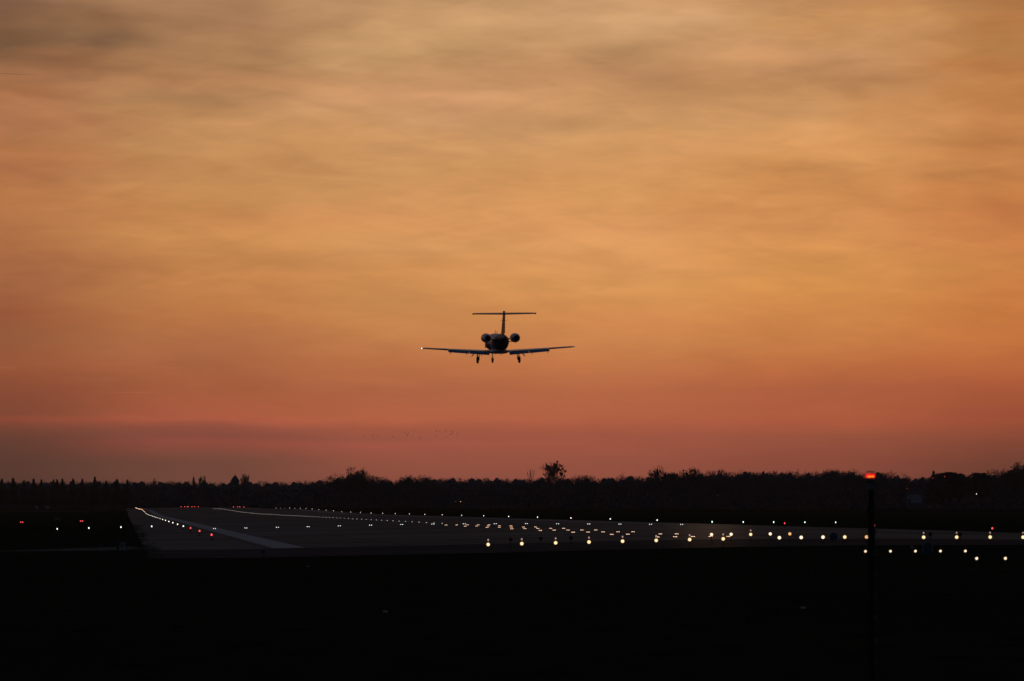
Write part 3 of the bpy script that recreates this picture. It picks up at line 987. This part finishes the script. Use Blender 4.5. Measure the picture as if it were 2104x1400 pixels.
# centreline
P_c = inset_proto(G_cl, 1, 0, .038, "centreline_light")
mb = MB(); mb.lathe([(.15, 0), (.1, .02)], 8); mb.mi = 1; mb.ball((0, 0, .05), .040, 6, 4)
P_cf = mb.obj("centreline_light", [M_dark, G_cl])
i = 0
s = 573.0
while s < 2050:
    place(P_c if i < 20 else P_cf, s, 32, ordw(i + 1) + " small inset light along the runway centreline from the near end", "centreline light", "centreline lights", used, .03)
    s += 15; i += 1
# far end, red
mb = MB(); mb.lathe([(.12, 0), (.04, .05), (.03, .24)], 8); mb.mi = 1; mb.ball((0, 0, .36), .14, 8, 5)
P_end = mb.obj("runway_end_light", [M_dark, G_red])
k = 0
for (a, b) in [(29, 31.4), (32.6, 37.4), (55.6, 60.4)]:
    for j in range(4 if b - a > 3 else 3):
        t = a + j * 1.6
        k += 1
        place(P_end, 2900 - (j % 2) * 25, t, ordw(k) + " red light from the left at the far end of the runway", "runway light", "red lights of the far runway end", used, .03)
# PAPI
papi = None
for i, (t, u) in enumerate([(-15.5, 45), (-6.4, 168)]):
    if papi is None:
        papi = empty("approach_slope_light")
        mb = MB(); mb.box(-.32, .32, -.15, .55, .22, .46); mb.obj("housing", M_yell, papi)
        for sx in (-1, 1):
            mb = MB(); mb.tube((sx * .22, .1, 0), (sx * .22, .1, .217), .03, n=6); mb.obj("leg", M_dark, papi)
        for sx in (-1, 1):
            mb = MB(); mb.lathe([(.085, -.165), (.085, -.153)], 14, "Y", (sx * .14, 0, .34)); mb.obj("lens", G_redcore, papi)
        o = papi
    else:
        o = copy_tree(papi)
    b = (u - 1052) / F
    Yp = 865.0
    x, y = b * Yp, Yp
    o.location = (x, y, ground_under(Vector((x, y, 0))))
    o.rotation_euler = (0, 0, TH)
    tag(o, ["outer red twin-lamp approach slope unit in the grass at far left", "inner red twin-lamp approach slope unit, nearer the runway"][i], "approach light", "red approach slope units")
# PAPI glow lenses are twin red lamps; approach barrettes follow
P_tri = inset_proto(G_warm, 3, .080, .023, "inset_approach_light")
words5 = ["leftmost", "second from left", "middle", "fourth from left", "rightmost"]
for bi, s in enumerate(range(528, 288, -30)):
    for j in range(5):
        if s == 348 and j == 2: continue
        place(P_tri, s, 31.85 + (j - 2) * 1.0, words5[j] + " inset light in the " + ordw(8 - bi) + " nearest bar sunk in the pavement", "approach light", "inset approach bars before the threshold", used, .03)

def approach_proto(m, stem, cap=True, name="approach_light", unlit=False, guard=False):
    root = empty(name)
    mb = MB(); mb.box(-.10, .10, -.10, .10, 0, .02); mb.obj("base_plate", M_dark, root)
    mb = MB(); mb.tube((0, 0, .02), (0, 0, stem - .09), .022, n=8); mb.obj("stem", M_dark, root)
    z = stem
    mb = MB(); mb.lathe([(.040, .12), (.075, .08), (.096, .0), (.101, -.035), (.094, -.037), (.086, -.02)], 20, "Y", (0, 0, z)); mb.obj("housing", M_dark, root, smooth=True)
    if unlit:
        mb = MB(); mb.lathe([(.098, -.022), (.06, -.045), (.01, -.05)], 16, "Y", (0, 0, z)); mb.obj("glass", M_dark, root, smooth=True)
        return root
    mb = MB(); mb.lathe([(.088, -.026), (.094, -.040), (.088, -.046), (.074, -.036)], 20, "Y", (0, 0, z)); mb.obj("rim", G_rim, root, smooth=True)
    mb = MB(); mb.lathe([(.075, -.038), (.050, -.058), (.02, -.064)], 18, "Y", (0, 0, z)); mb.obj("lens", m, root, smooth=True)
    if cap:
        mb = MB(); mb.tube((0, 0, z + .10), (0, 0, z + .155), .014, n=6); mb.obj("bracket", M_dark, root)
        mb = MB(); mb.ball((0, -.02, z + .20), .038, 10, 6, 1.25); mb.obj("marker_lamp", G_dim, root)
    return root
P_cr = approach_proto(G_lens, .30)
P_bar = approach_proto(G_lens2, .32, cap=False)
P_amb = approach_proto(G_lens3, .32, cap=False)
P_bar_y = approach_proto(G_lens, .32, cap=False)
# crossbar at s=258, fifteen metres to either side
L = [1003, 1072, 1141.5, 1210, 1279, 1348, 1416.7, 1485.6]
R = [1897.2, 1965, 2033.7, 2101.3]
def row_t(u, s_):
    b = (u - 1052) / F
    Yr = s_ / (cT - b * sT)
    return to_st(b * Yr, Yr)[1]
for i, u in enumerate(L):
    place(P_cr, 258, row_t(u, 258), ordw(i + 1) + " round yellow lamp from the left in the long near crossbar", "approach light", "round lamps of the near crossbar", used, .026)
for i, u in enumerate(R):
    place(P_cr, 258, row_t(u, 258), ["first", "second", "third", "fourth"][i] + " round yellow lamp right of the beacon post, on the near crossbar", "approach light", "round lamps of the near crossbar, right half", used, .026)
used_y = [P_bar, P_bar, P_bar, P_bar_y, P_amb]
for j in range(5):
    place(used_y[j], 258, 31.8 + (j - 2) * 1.0, words5[j] + " round lamp in the row of five left of the beacon post", "approach light", "centre bar of five on the near crossbar", used, .026)
o5 = [P_bar, P_bar, P_cr, P_bar, P_amb]
for j in range(5):
    place(o5[j], 288, 31.8 + (j - 2) * 1.0, words5[j] + " round lamp in the rear row of five on the old asphalt", "approach light", "rear bar of five round lamps", used, .026)

# clustered four-facet lamps on stems in the grass
def cluster_proto(stem, name="approach_light"):
    root = empty(name)
    mb = MB(); mb.box(-.16, .16, -.1, .1, 0, .03); mb.obj("base_plate", M_dark, root)
    mb = MB(); mb.tube((0, 0, .03), (0, 0, stem - .08), .02, n=8); mb.obj("stem", M_dark, root)
    mb = MB(); mb.lathe([(.04, .12), (.075, .06), (.095, -.01), (.097, -.03)], 16, "Y", (0, 0, stem)); mb.obj("housing", M_dark, root, smooth=True)
    mb = MB(); mb.lathe([(.066, -.031), (.058, -.034)], 16, "Y", (0, 0, stem)); mb.obj("rim", G_rim, root)
    mb = MB()
    for (dx, dz, r) in ((.014, .026, .026), (-.026, .004, .024), (.026, -.012, .024), (-.008, -.030, .022)):
        mb.ball((dx, -.045, stem + dz), r, 8, 6)
    mb.obj("lens", G_lens2, root)
    return root
g1 = .50 - zg(228, 32); g2 = .48 - zg(198, 32)
P_k1, P_k2 = cluster_proto(g1), cluster_proto(g2)
for j in range(5):
    place(P_k1, 228, 31.85 + (j - 2) * 1.015, words5[j] + " small sparkling lamp in the grass row of five at right", "approach light", "sparkling lamps in the grass", used)
for j in range(3):
    place(P_k2, 198, 31.85 + (j - 2) * 1.015, ["left one of the two nearest sparkling lamps in the grass", "right one of the two nearest sparkling lamps in the grass", "nearest sparkling lamp just beyond the right picture edge"][j], "approach light", "nearest sparkling lamps", used)
# unlit crossbar behind
P_un = approach_proto(None, .30, unlit=True, name="unlit_approach_light")
for i, u in enumerate([1049.3, 1111, 1173]):
    place(P_un, 288, row_t(u, 288), ["leftmost", "middle", "rightmost"][i] + " unlit black lamp of three behind the left yellow lamps", "approach light", "unlit black lamps", used, .026, .95)
for i, u in enumerate([1911, 1972.5]):
    place(P_un, 288, row_t(u, 288), ["left", "right"][i] + " one of two unlit black lamps beside the right yellow lamps", "approach light", "unlit black lamps", used, .026, .95)
p = at(541, 1142, 252)
place(P_un, *to_st(p.x, p.y), "lone unlit black lamp below the end of the white stripe", "approach light", "unlit black lamps", used, .026, .8)
p = at(242.5, 1136, 292)
place(P_un, *to_st(p.x, p.y), "unlit dark lamp on a stem standing at the left path", "approach light", "unlit black lamps", used, 0, .7)

# rounded hoods: arched dark boards on short feet
def hood(u, vbase, Y, w_px, h_px, label):
    p = at(u, vbase, Y); g = ground_under(p); k = Y / F
    h_base = .026 if Y > 249 else 0
    root = tag(empty("arched_board", (p.x, p.y, g + h_base)), label, "marker board", "arched dark boards among the approach lamps")
    w, h = w_px * k / 2, h_px * k
    z0 = .12
    def arch(ww, top, d):
        pts = [(-ww, d, z0), (ww, d, z0)]
        for i in range(13):
            a = math.pi * i / 12
            pts.append((math.cos(a) * ww, d, top - ww + math.sin(a) * ww))
        return pts
    mb = MB(); mb.loft([arch(w, h, -.03), arch(w, h, .03)]); mb.obj("panel", M_insul, root)
    mb = MB()
    n = 13
    for i in range(n - 1):
        a0, a1 = math.pi * i / 12, math.pi * (i + 1) / 12
        mb.tube((math.cos(a0) * (w + .012), -.03, h - w + math.sin(a0) * (w + .012)), (math.cos(a1) * (w + .012), -.03, h - w + math.sin(a1) * (w + .012)), .012, n=6)
    mb.tube((-w - .012, -.03, h - w), (-w - .012, -.03, z0), .012, n=6); mb.tube((w + .012, -.03, h - w), (w + .012, -.03, z0), .012, n=6)
    mb.obj("edge_strip", M_metal, root)
    for sx in (-1, 1):
        mb = MB(); mb.tube((sx * w * .4, 0, 0), (sx * w * .4, 0, z0 - .003), .02, n=6); mb.obj("leg", M_dark, root)
    return root
hood(1713, 1115.5, 268, 15, 21, "dark arched board left of the beacon post, between round lamps")
hood(1906, 1150, 236, 19, 28, "dark arched board with pale curved edge among the sparkling grass lamps")
# small striped cap
p = at(1874.3, 1150, 234); g = ground_under(p)
root = tag(empty("striped_marker", (p.x, p.y, g)), "small dark post with two pale bands left of the arched board in the grass", "marker post")
mb = MB(); mb.tube((0, 0, -.05), (0, 0, .42), .035, n=10); mb.obj("post", M_dark, root)
zt = at(0, 1122.5, 234).z - g
for k, dz in enumerate((0, -.07)):
    mb = MB(); mb.tube((0, 0, zt + dz - .018), (0, 0, zt + dz + .012), .055, .05, 12); mb.obj("band", M_line, root)
# low cover boxes in the foreground grass
def cover(u, vtop, Y, w, label):
    p = at(u, vtop, Y); g = ground_under(p); h = p.z - g
    root = tag(empty("cable_marker", (p.x, p.y, g)), label, "marker post", "low marker posts in the dark grass")
    mb = MB(); mb.box(-w * .42, w * .42, -w * .42, w * .42, -.1, h - .04); mb.obj("post", M_dark, root)
    mb = MB(); mb.box(-w / 2, w / 2, -w / 2, w / 2, h - .037, h); mb.obj("cap", M_metal, root)
cover(791.5, 1255, 118, .10, "short dark marker post in the grass below the runway stripe")
cover(1651, 1247, 118, .10, "short dark marker post in the grass left of the beacon post")
cover(633, 1163, 215, .12, "short dark marker post just in front of the pavement, left of centre")

# ---------------------------------------------------------------- fence with beacon
Y = 60.0
k = Y / F
X0 = at(1790.5, 1042, Y).x
root = tag(empty("fence", (X0, Y, 0)), "wire fence starting at the tall beacon post and running right", "fence")
ztop = at(0, 1007, Y).z
mb = MB(); mb.lathe([(.0385, -.4), (.0385, H - .02 - (1066 - 1042) * k), (.044, H - (1064 - 1042) * k), (.044, H - (1040 - 1042) * k), (.030, H - (1037 - 1042) * k), (.027, ztop + .004)], 16)
mb.obj("post", M_post, root, smooth=True)
mb = MB(); mb.tube((2.9, 0, -.4), (2.9, 0, H + .1), .04, n=12); mb.obj("post", M_post, root)
for i, v in enumerate((1048, 1093, 1137, 1181, 1226, 1270, 1317, 1361, 1406, 1450)):
    z = at(0, v, Y).z
    pts = [(.04 + 2.82 * q, 0, z + .012 * math.sin(math.pi * q) * -1) for q in [j / 8 for j in range(9)]]
    mb = MB()
    for a, b in zip(pts[:-1], pts[1:]):
        mb.tube(a, b, .0022, n=6, caps=False)
    mb.obj("wire", M_wire, root)
    mb = MB(); mb.lathe([(.010, -.03), (.022, -.018), (.014, 0), (.022, .018), (.010, .03)], 10, "Z", (.03, -.04, z)); mb.obj("insulator", M_insul, root)
root = tag(empty("beacon", (X0 - .01, Y, ztop + .006)), "bright red obstruction beacon on top of the tall fence post", "beacon")
hb = at(0, 988, Y).z - ztop - .006
mb = MB(); mb.box(-.034, .034, -.03, .03, 0, hb - .02); mb.obj("housing", M_lampbox, root)
mb = MB(); mb.lathe([(.05, hb - .018), (.055, hb - .01), (.055, hb)], 18); mb.obj("base", M_dark, root)
zt = at(0, 968.5, Y).z - ztop - .006
zc = (hb + zt) / 2
mb = MB(); mb.lathe([(.044, zc - .020), (.050, zc - .013), (.051, zc + .013), (.044, zc + .021), (.02, zc + .024)], 20); mb.obj("lens", G_beacon, root, smooth=True)
mb = MB(); mb.box(-.034, .034, -.062, -.053, zc - .013, zc - .001); mb.obj("lamp_band", G_filament, root, smooth=True)
mb = MB(); mb.lathe([(.045, zt - .012), (.045, zt - .002), (.01, zt)], 16); mb.obj("cap", M_dark, root)

# ---------------------------------------------------------------- the jet
def jet_paint():
    m, nt, b = newmat("jet_livery")
    tcn = nt.nodes.new("ShaderNodeTexCoord")
    sp = nt.nodes.new("ShaderNodeSeparateXYZ")
    nt.links.new(tcn.outputs["Object"], sp.inputs[0])
    def M(op, a, bb=None, c=None):
        n = nt.nodes.new("ShaderNodeMath"); n.operation = op
        for i, v in enumerate((a, bb, c)):
            if v is None: continue
            if isinstance(v, (int, float)): n.inputs[i].default_value = v
            else: nt.links.new(v, n.inputs[i])
        return n.outputs[0]
    # tail boundary: slanting line, dark behind it
    e = M("ADD", sp.outputs[1], M("MULTIPLY", sp.outputs[2], 2.1))           # y + 2.1 z
    tail = M("LESS_THAN", e, -1.7)
    line = M("MULTIPLY", M("GREATER_THAN", e, -2.15), M("LESS_THAN", e, -1.98))
    belly = M("LESS_THAN", M("SUBTRACT", sp.outputs[2], M("MULTIPLY", M("SINE", M("MULTIPLY", sp.outputs[1], .45)), .22)), -.18)
    belly = M("MULTIPLY", belly, M("GREATER_THAN", e, -.9))
    dark = M("MAXIMUM", tail, belly)
    dark = M("SUBTRACT", dark, M("MULTIPLY", line, .35))
    x = nt.nodes.new("ShaderNodeMix"); x.data_type = "RGBA"
    nt.links.new(dark, x.inputs[0])
    x.inputs[6].default_value = (.56, .57, .60, 1)
    x.inputs[7].default_value = (.014, .015, .02, 1)
    nt.links.new(x.outputs[2], b.inputs["Base Color"])
    b.inputs["Roughness"].default_value = .48
    b.inputs["Specular IOR Level"].default_value = .5
    return m
M_livery = jet_paint()
M_white = mat("jet_white_paint", (.50, .51, .55), .35, var=.05, spec=.5)
M_flap = mat("flap_grey_paint", (.22, .25, .30), .45, var=.08, spec=.4)
M_nacelle = mat("nacelle_grey", (.30, .33, .42), .35, var=.08, spec=.5)
M_fin = mat("fin_dark_paint", (.10, .085, .085), .35, var=.1, spec=.5)
M_soot = mat("exhaust_soot", (.008, .008, .008), .7)
M_tyre = mat("tyre_rubber", (.012, .012, .012), .8)
M_strut = mat("gear_steel", (.10, .10, .11), .4, metal=.5)
M_glass = mat("cabin_glass", (.01, .012, .015), .1, spec=.6)

jet = empty("business_jet")
tag(jet, "twin-engine business jet with T-shaped tail and lowered wheels landing over the runway", "airplane")
def ellipse(y, rx, rz, zc, n=28, p=2.0):
    out = []
    for i in range(n):
        a = 2 * math.pi * i / n
        out.append((math.copysign(abs(math.cos(a)) ** (2 / p), math.cos(a)) * rx, y, zc + math.copysign(abs(math.sin(a)) ** (2 / p), math.sin(a)) * rz))
    return out
FS = [(7.62, .03, .03, -.38), (7.5, .14, .12, -.37), (7.2, .28, .24, -.34), (6.6, .48, .42, -.27), (5.9, .63, .57, -.18), (5.2, .74, .72, -.08), (4.5, .80, .82, -.01), (3.8, .83, .86, 0),
      (1.5, .83, .86, 0), (-1.2, .83, .86, 0), (-2.2, .81, .84, .01), (-3.2, .72, .74, .08), (-4.2, .57, .58, .19), (-5.2, .38, .40, .31), (-6.0, .21, .24, .42), (-6.5, .10, .13, .48), (-6.62, .03, .04, .49)]
mb = MB(); mb.loft([ellipse(*q) for q in FS]); fus = mb.obj("fuselage", M_livery, jet, smooth=True)
mb = MB(); mb.loft([ellipse(y, rx, rz, zc, 24, 3) for y, rx, rz, zc in [(3.0, .3, .10, -.82), (2.4, .70, .20, -.86), (1.2, .88, .24, -.87), (-.8, .90, .24, -.87), (-1.8, .72, .20, -.82), (-2.5, .3, .08, -.72)]])
mb.obj("belly_fairing", M_white, jet, smooth=True)
for sx in (-1, 1):                                        # cabin windows and windscreen
    for i in range(6):
        y = 3.0 - i * .82
        mb = MB()
        ring0 = [(sx * (.815), y + math.cos(a) * .13, .22 + math.sin(a) * .18) for a in [2 * math.pi * q / 14 for q in range(14)]]
        ring1 = [(sx * (.845 - abs(p[2]) * .10), p[1], p[2]) for p in ring0]
        mb.loft([[(sx * .70, p[1], p[2]) for p in ring0], ring1]); mb.obj("cabin_window", M_glass, jet)
    mb = MB()
    mb.add([(sx * .04, 5.75, .34), (sx * .42, 5.45, .30), (sx * .66, 4.95, .22), (sx * .58, 4.75, .52), (sx * .36, 4.95, .67), (sx * .04, 5.15, .74)], [(0, 1, 2, 3, 4, 5)])
    mb.add([(sx * .04, 5.45, .14), (sx * .42, 5.15, .10), (sx * .6, 4.8, .1), (sx * .5, 4.6, .42), (sx * .3, 4.75, .57), (sx * .04, 4.95, .64)], [(0, 1, 2, 3, 4, 5)])
    for a in range(6):
        b = (a + 1) % 6
        mb.f.append((a, b, b + 6, a + 6)); mb.m.append(0)
    mb.obj("windscreen", M_glass, jet)
mb = MB(); mb.box(-.846, -.80, 3.55, 4.25, -.55, .62); mb.obj("door", M_white, jet)

def foil(x, yle, ch, z, th, n=9):
    up, lo = [], []
    for i in range(n):
        q = i / (n - 1)
        q2 = 1 - math.cos(q * math.pi / 2)
        t = 5 * th * (.2969 * math.sqrt(q2) - .126 * q2 - .3516 * q2 ** 2 + .2843 * q2 ** 3 - .1 * q2 ** 4)
        up.append((x, yle - q2 * ch, z + t * 1.1 * ch)); lo.append((x, yle - q2 * ch, z - t * .85 * ch - .004))
    return up + lo[::-1][:-1]
def on(x0, a, x1, b, x):
    return a + (b - a) * (x - x0) / (x1 - x0)
for sx in (-1, 1):
    W = [(.0, 1.35, 2.25, -.90, .125), (.9, 1.25, 2.10, -.87, .12), (4.94, .80, 1.36, -.645, .14), (7.25, .52, .86, -.50, .17), (7.5, .38, .55, -.485, .15)]
    mb = MB(); mb.loft([foil(sx * x, a, c, z, t) for x, a, c, z, t in W]); wing = mb.obj("wing", M_white, jet, smooth=True)
    # flap panels, drooped thirty-five degrees
    mb = MB()
    segs_f = [(.98, 2.9), (2.93, 4.94)]
    for a, b in segs_f:
        mb = MB()
        rings = []
        for x in (a, b):
            yt = on(.9, -.82, 4.94, -.50, x); zt = on(.9, -.905, 4.94, -.665, x)
            Lf = on(.9, .56, 4.94, .42, x); an = math.radians(35)
            dy, dz = -math.cos(an) * Lf, -math.sin(an) * Lf
            rings.append([(sx * x, yt, zt), (sx * x, yt + dy * .5, zt + dz * .5 + .01), (sx * x, yt + dy, zt + dz), (sx * x, yt + dy * .5 - .02, zt + dz * .5 - .045), (sx * x, yt + .03, zt - .07)])
        mb.loft(rings); mb.obj("flap", M_flap, wing)
    for x in (1.75, 3.2, 4.75):
        yt = on(.9, -.85, 4.94, -.50, x); zt = on(.9, -.905, 4.94, -.67, x)
        mb = MB(); mb.loft([ellipse(yt + .5, .02, .03, zt - .08, 8), ellipse(yt, .03, .07, zt - .15, 8), ellipse(yt - .42, .025, .04, zt - .40, 8)])
        for i in range(len(mb.v)): mb.v[i] = (mb.v[i][0] + sx * x, mb.v[i][1], mb.v[i][2])
        mb.obj("flap_hinge", M_fin, wing)
    mb = MB(); mb.box(min(sx * 5.0, sx * 7.1), max(sx * 5.0, sx * 7.1), -.50, -.36, -.615, -.575)
    mb.v = [(x, y, z + (abs(x) - 5.0) * .066) for x, y, z in mb.v]
    mb.obj("aileron", M_white, wing)
    mb = MB(); mb.tube((sx * 7.47, -.15, -.485), (sx * 7.5, -.32, -.485), .035, .02, 8); mb.obj("wingtip_housing", M_white, wing)
mb = MB(); mb.ball((-7.50, -.35, -.485), .036, 8, 6); mb.obj("position_light", glowmat("position_lamp", (1, .97, .95), 4.0), jet)
# fin
mb = MB()
def fin_ring(z, yle, ch, th):
    return [(p[2], p[1], z) for p in foil(0, yle, ch, 0, th)]
mb.loft([fin_ring(.55, -2.6, 2.9, .09), fin_ring(1.0, -3.35, 2.35, .115), fin_ring(2.72, -4.85, 1.35, .15), fin_ring(3.02, -4.98, 1.22, .17), fin_ring(3.06, -5.05, 1.05, .10)])
fin = mb.obj("fin", M_fin, jet, smooth=True)
mb = MB(); mb.loft([fin_ring(.9, -5.55, .5, .16), fin_ring(2.66, -6.02, .36, .2)]); mb.obj("rudder", M_fin, fin, smooth=True)
mb = MB()
for z in (2.13,):
    mb.tube((-.36, -5.2, z), (.34, -5.2, z), .014, n=6)
mb.obj("antenna_rod", M_fin, fin)
# tailplane
for sx in (-1, 1):
    mb = MB(); mb.loft([foil(sx * x, a, c, z, t) for x, a, c, z, t in [(0, -4.75, 1.30, 2.78, .16), (2.8, -5.25, .78, 2.80, .19), (2.98, -5.3, .62, 2.80, .15)]])
    tp = mb.obj("tailplane", M_fin, jet, smooth=True)
    mb = MB(); mb.loft([ellipse(y, r, r, 2.785, 10) for y, r in [(-5.15, .03), (-5.35, .07), (-5.8, .085), (-6.15, .06), (-6.25, .02)]])
    mb.v = [(x + sx * 3.0, y, z) for x, y, z in mb.v]
    mb.obj("tip_weight", M_fin, tp, smooth=True)
# engines
for sx in (-1, 1):
    cx, cz = sx * 1.405, .45
    mb = MB()
    prof = [(.30, -1.15), (.36, -1.12), (.405, -1.25), (.44, -1.6), (.455, -2.2), (.44, -2.8), (.37, -3.4), (.275, -3.78), (.265, -3.78), (.30, -3.3), (.05, -3.1)]
    mb.lathe(prof, 28, "Y", (cx, 0, cz)); eng = mb.obj("engine", M_nacelle, jet, smooth=True)
    mb = MB(); mb.lathe([(.285, -3.0), (.262, -3.5), (.240, -3.775)], 24, "Y", (cx, 0, cz)); mb.obj("exhaust", M_soot, eng, smooth=True)
    mb = MB(); mb.lathe([(.245, -3.7), (.18, -3.85), (.05, -3.98), (.005, -4.0)], 20, "Y", (cx, 0, cz)); mb.obj("nozzle", M_soot, eng, smooth=True)
    mb = MB(); mb.lathe([(.29, -1.22), (.10, -1.18), (.02, -1.0)], 20, "Y", (cx, 0, cz)); mb.obj("intake", M_soot, eng, smooth=True)
    mb = MB(); mb.loft([foil(sx * .45, -1.75, 1.9, .30, .09), foil(sx * 1.05, -1.75, 1.75, .40, .09)]); mb.obj("pylon", M_nacelle, jet, smooth=True)
    mb = MB(); mb.tube((sx * .50, -3.6, .12), (sx * .95, -3.8, .06), .05, .02, 8); mb.obj("air_outlet", M_fin, jet)
    mb = MB(); mb.tube((cx, -2.5, cz - .44), (cx, -2.55, cz - .54), .02, n=6); mb.obj("drain_pipe", M_fin, eng)
# antennas on the spine and belly
for (y, z0, z1) in ((2.4, .84, 1.24), (.9, .84, 1.14)):
    mb = MB(); mb.loft([[(-.015, y + .14, z0), (.015, y + .14, z0), (.015, y - .12, z0), (-.015, y - .12, z0)], [(-.01, y, z1), (.01, y, z1), (.01, y - .1, z1), (-.01, y - .1, z1)]]); mb.obj("antenna", M_fin, jet)
for (x, y, z1) in ((-.2, 1.0, -1.24), (.3, -.4, -1.28), (.05, -1.2, -1.2)):
    mb = MB(); mb.loft([[(x - .015, y + .1, -1.0), (x + .015, y + .1, -1.0), (x + .015, y - .1, -1.0), (x - .015, y - .1, -1.0)], [(x - .01, y, z1), (x + .01, y, z1), (x + .01, y - .08, z1), (x - .01, y - .08, z1)]]); mb.obj("antenna", M_fin, jet)
# landing gear
def wheel(parent, x, y, z, r, w):
    mb = MB(); mb.lathe([(r * .55, -w * .42), (r * .85, -w * .5), (r * .97, -w * .3), (r, 0), (r * .97, w * .3), (r * .85, w * .5), (r * .55, w * .42)], 24, "X", (x, y, z))
    wl = mb.obj("wheel", M_tyre, parent, smooth=True)
    mb = MB(); mb.lathe([(r * .5, -w * .44), (r * .5, w * .44)], 16, "X", (x, y, z)); mb.obj("rim", M_strut, wl)
for sx in (-1, 1):
    g = empty("main_gear"); g.parent = jet
    x = sx * 2.03
    mb = MB(); mb.tube((x, .1, -.85), (x + sx * .0, .05, -1.42), .055, n=10); mb.tube((x - sx * .16, .05, -.9), (x - sx * .16, -.05, -1.6), .04, n=8)
    mb.tube((x - sx * .16, .15, -1.30), (x - sx * .13, -.15, -1.69), .05, n=8); mb.tube((x - sx * .16, -.15, -1.69), (x + sx * .06, -.15, -1.69), .045, n=8)
    mb.obj("strut", M_strut, g)
    wheel(g, x + sx * .01, -.15, -1.69, .33, .20)
    mb = MB(); mb.loft([[(sx * 2.22, -.3, -.92), (sx * 2.22, .4, -.92), (sx * 2.25, .4, -.90), (sx * 2.25, -.3, -.90)], [(sx * 2.58, -.2, -1.36), (sx * 2.58, .3, -1.36), (sx * 2.62, .3, -1.34), (sx * 2.62, -.2, -1.34)]])
    mb.obj("gear_door", M_fin, g)
g = empty("nose_gear"); g.parent = jet
mb = MB(); mb.tube((0, 5.15, -.55), (0, 5.2, -1.52), .042, n=10); mb.tube((-.11, 5.2, -1.52), (.11, 5.2, -1.52), .035, n=8)
for sx in (-1, 1): mb.tube((sx * .10, 5.2, -1.52), (sx * .10, 5.18, -1.80), .022, n=8)
mb.obj("strut", M_strut, g)
wheel(g, 0, 5.18, -1.80, .225, .15)
for sx in (-1, 1):
    mb = MB(); mb.box(min(sx * .2, sx * .22), max(sx * .2, sx * .22), 4.9, 5.7, -.95, -.62); mb.obj("gear_door", M_white, g)
jet.rotation_mode = "YXZ"
jet.rotation_euler = (math.radians(1.8), math.radians(-.75), math.radians(6.4))
jet.location = at(1023.5, 704, 553)

# ---------------------------------------------------------------- birds
BIRDS = [(722, 880), (749, 896.5), (766, 895), (775.5, 896), (807, 898.5), (833, 889.5), (836.5, 893.5), (839.5, 892), (839.5, 889), (836.5, 895.5), (846.5, 896.5), (850.5, 884), (863.5, 898.5), (862, 901.5),
         (872.5, 898.5), (895, 895.5), (896, 886.5), (903.5, 887), (910, 890), (914.5, 886), (918, 886), (917.5, 898.5), (926, 893), (927.5, 887), (931, 887.5), (929, 891), (939, 894.5), (940, 888.5)]
BIRDS.sort()
for i, (u, v) in enumerate(BIRDS):
    r = random.Random(300 + i)
    root = empty("bird", at(u, v, 1500))
    root.scale = (.82, .82, .82)
    root.rotation_euler = (0, r.uniform(-.3, .3), r.uniform(-1.0, 1.0) + 1.2)
    tag(root, ordw(i + 1) + " small dark bird from the left in the flock above the wood", "bird", "flock of birds above the wood")
    mb = MB(); mb.loft([ellipse(y, rx, rz, 0, 10) for y, rx, rz in [(.24, .008, .008), (.20, .03, .03), (.15, .035, .035), (.08, .055, .055), (-.03, .06, .06), (-.13, .03, .03), (-.24, .045, .008)]])
    mb.obj("body", M_bird, root, smooth=True)
    dih = r.uniform(-.15, .75)
    for sx in (-1, 1):
        pts = [(0, .09, -.07), (.16, .11, -.07), (.34, .04, -.06), (.42, -.06, -.09)]
        rings = []
        for x, a, b in pts:
            z = x * math.tan(dih) * (.8 if x < .3 else .65)
            rings.append([(sx * x, a, z), (sx * x, (a + b) / 2, z + .014), (sx * x, b, z), (sx * x, (a + b) / 2, z - .006)])
        mb = MB(); mb.loft(rings); mb.obj("wing", M_bird, root)

# ---------------------------------------------------------------- contrails
m = bpy.data.materials.new("contrail_ice"); m.use_nodes = True
nt = m.node_tree; nt.nodes.clear()
tr = nt.nodes.new("ShaderNodeBsdfTransparent"); tl = nt.nodes.new("ShaderNodeBsdfTranslucent")
tl.inputs[0].default_value = (.9, .8, .75, 1)
mx = nt.nodes.new("ShaderNodeMixShader"); mx.inputs[0].default_value = .22
nt.links.new(tr.outputs[0], mx.inputs[1]); nt.links.new(tl.outputs[0], mx.inputs[2])
oo = nt.nodes.new("ShaderNodeOutputMaterial"); nt.links.new(mx.outputs[0], oo.inputs[0])
M_trail = m
for (u0, v0, u1, v1, lab) in [(-20, 150.5, 80, 154.5, "short dark contrail near the upper left corner")]:
    a, b = at(u0, v0, 30000), at(u1, v1, 30000)
    mb = MB()
    n = 12
    for i in range(n):
        q0, q1 = i / n, (i + 1) / n
        r0, r1 = 2.0 * math.sin(math.pi * min(1, q0 * .9 + .05)) + .15, 2.0 * math.sin(math.pi * min(1, q1 * .9 + .05)) + .15
        mb.tube(a.lerp(b, q0), a.lerp(b, q1), r0, r1, 6, caps=False)
    tag(mb.obj("contrail", M_trail), lab, "contrail")

# ---------------------------------------------------------------- thin evening haze over the airfield
mb = MB(); mb.box(-900, 1500, -40, 4300, -2.5, 60)
m = bpy.data.materials.new("evening_haze"); m.use_nodes = True
nt = m.node_tree; nt.nodes.clear()
pv = nt.nodes.new("ShaderNodeVolumePrincipled")
pv.inputs["Color"].default_value = (.92, .90, .95, 1)
pv.inputs["Anisotropy"].default_value = .45
pv.inputs["Density"].default_value = 1.1e-5
oo = nt.nodes.new("ShaderNodeOutputMaterial")
nt.links.new(pv.outputs[0], oo.inputs["Volume"])
tag(mb.obj("haze", m), "thin evening haze over the airfield and the wood", "haze", kind="stuff")
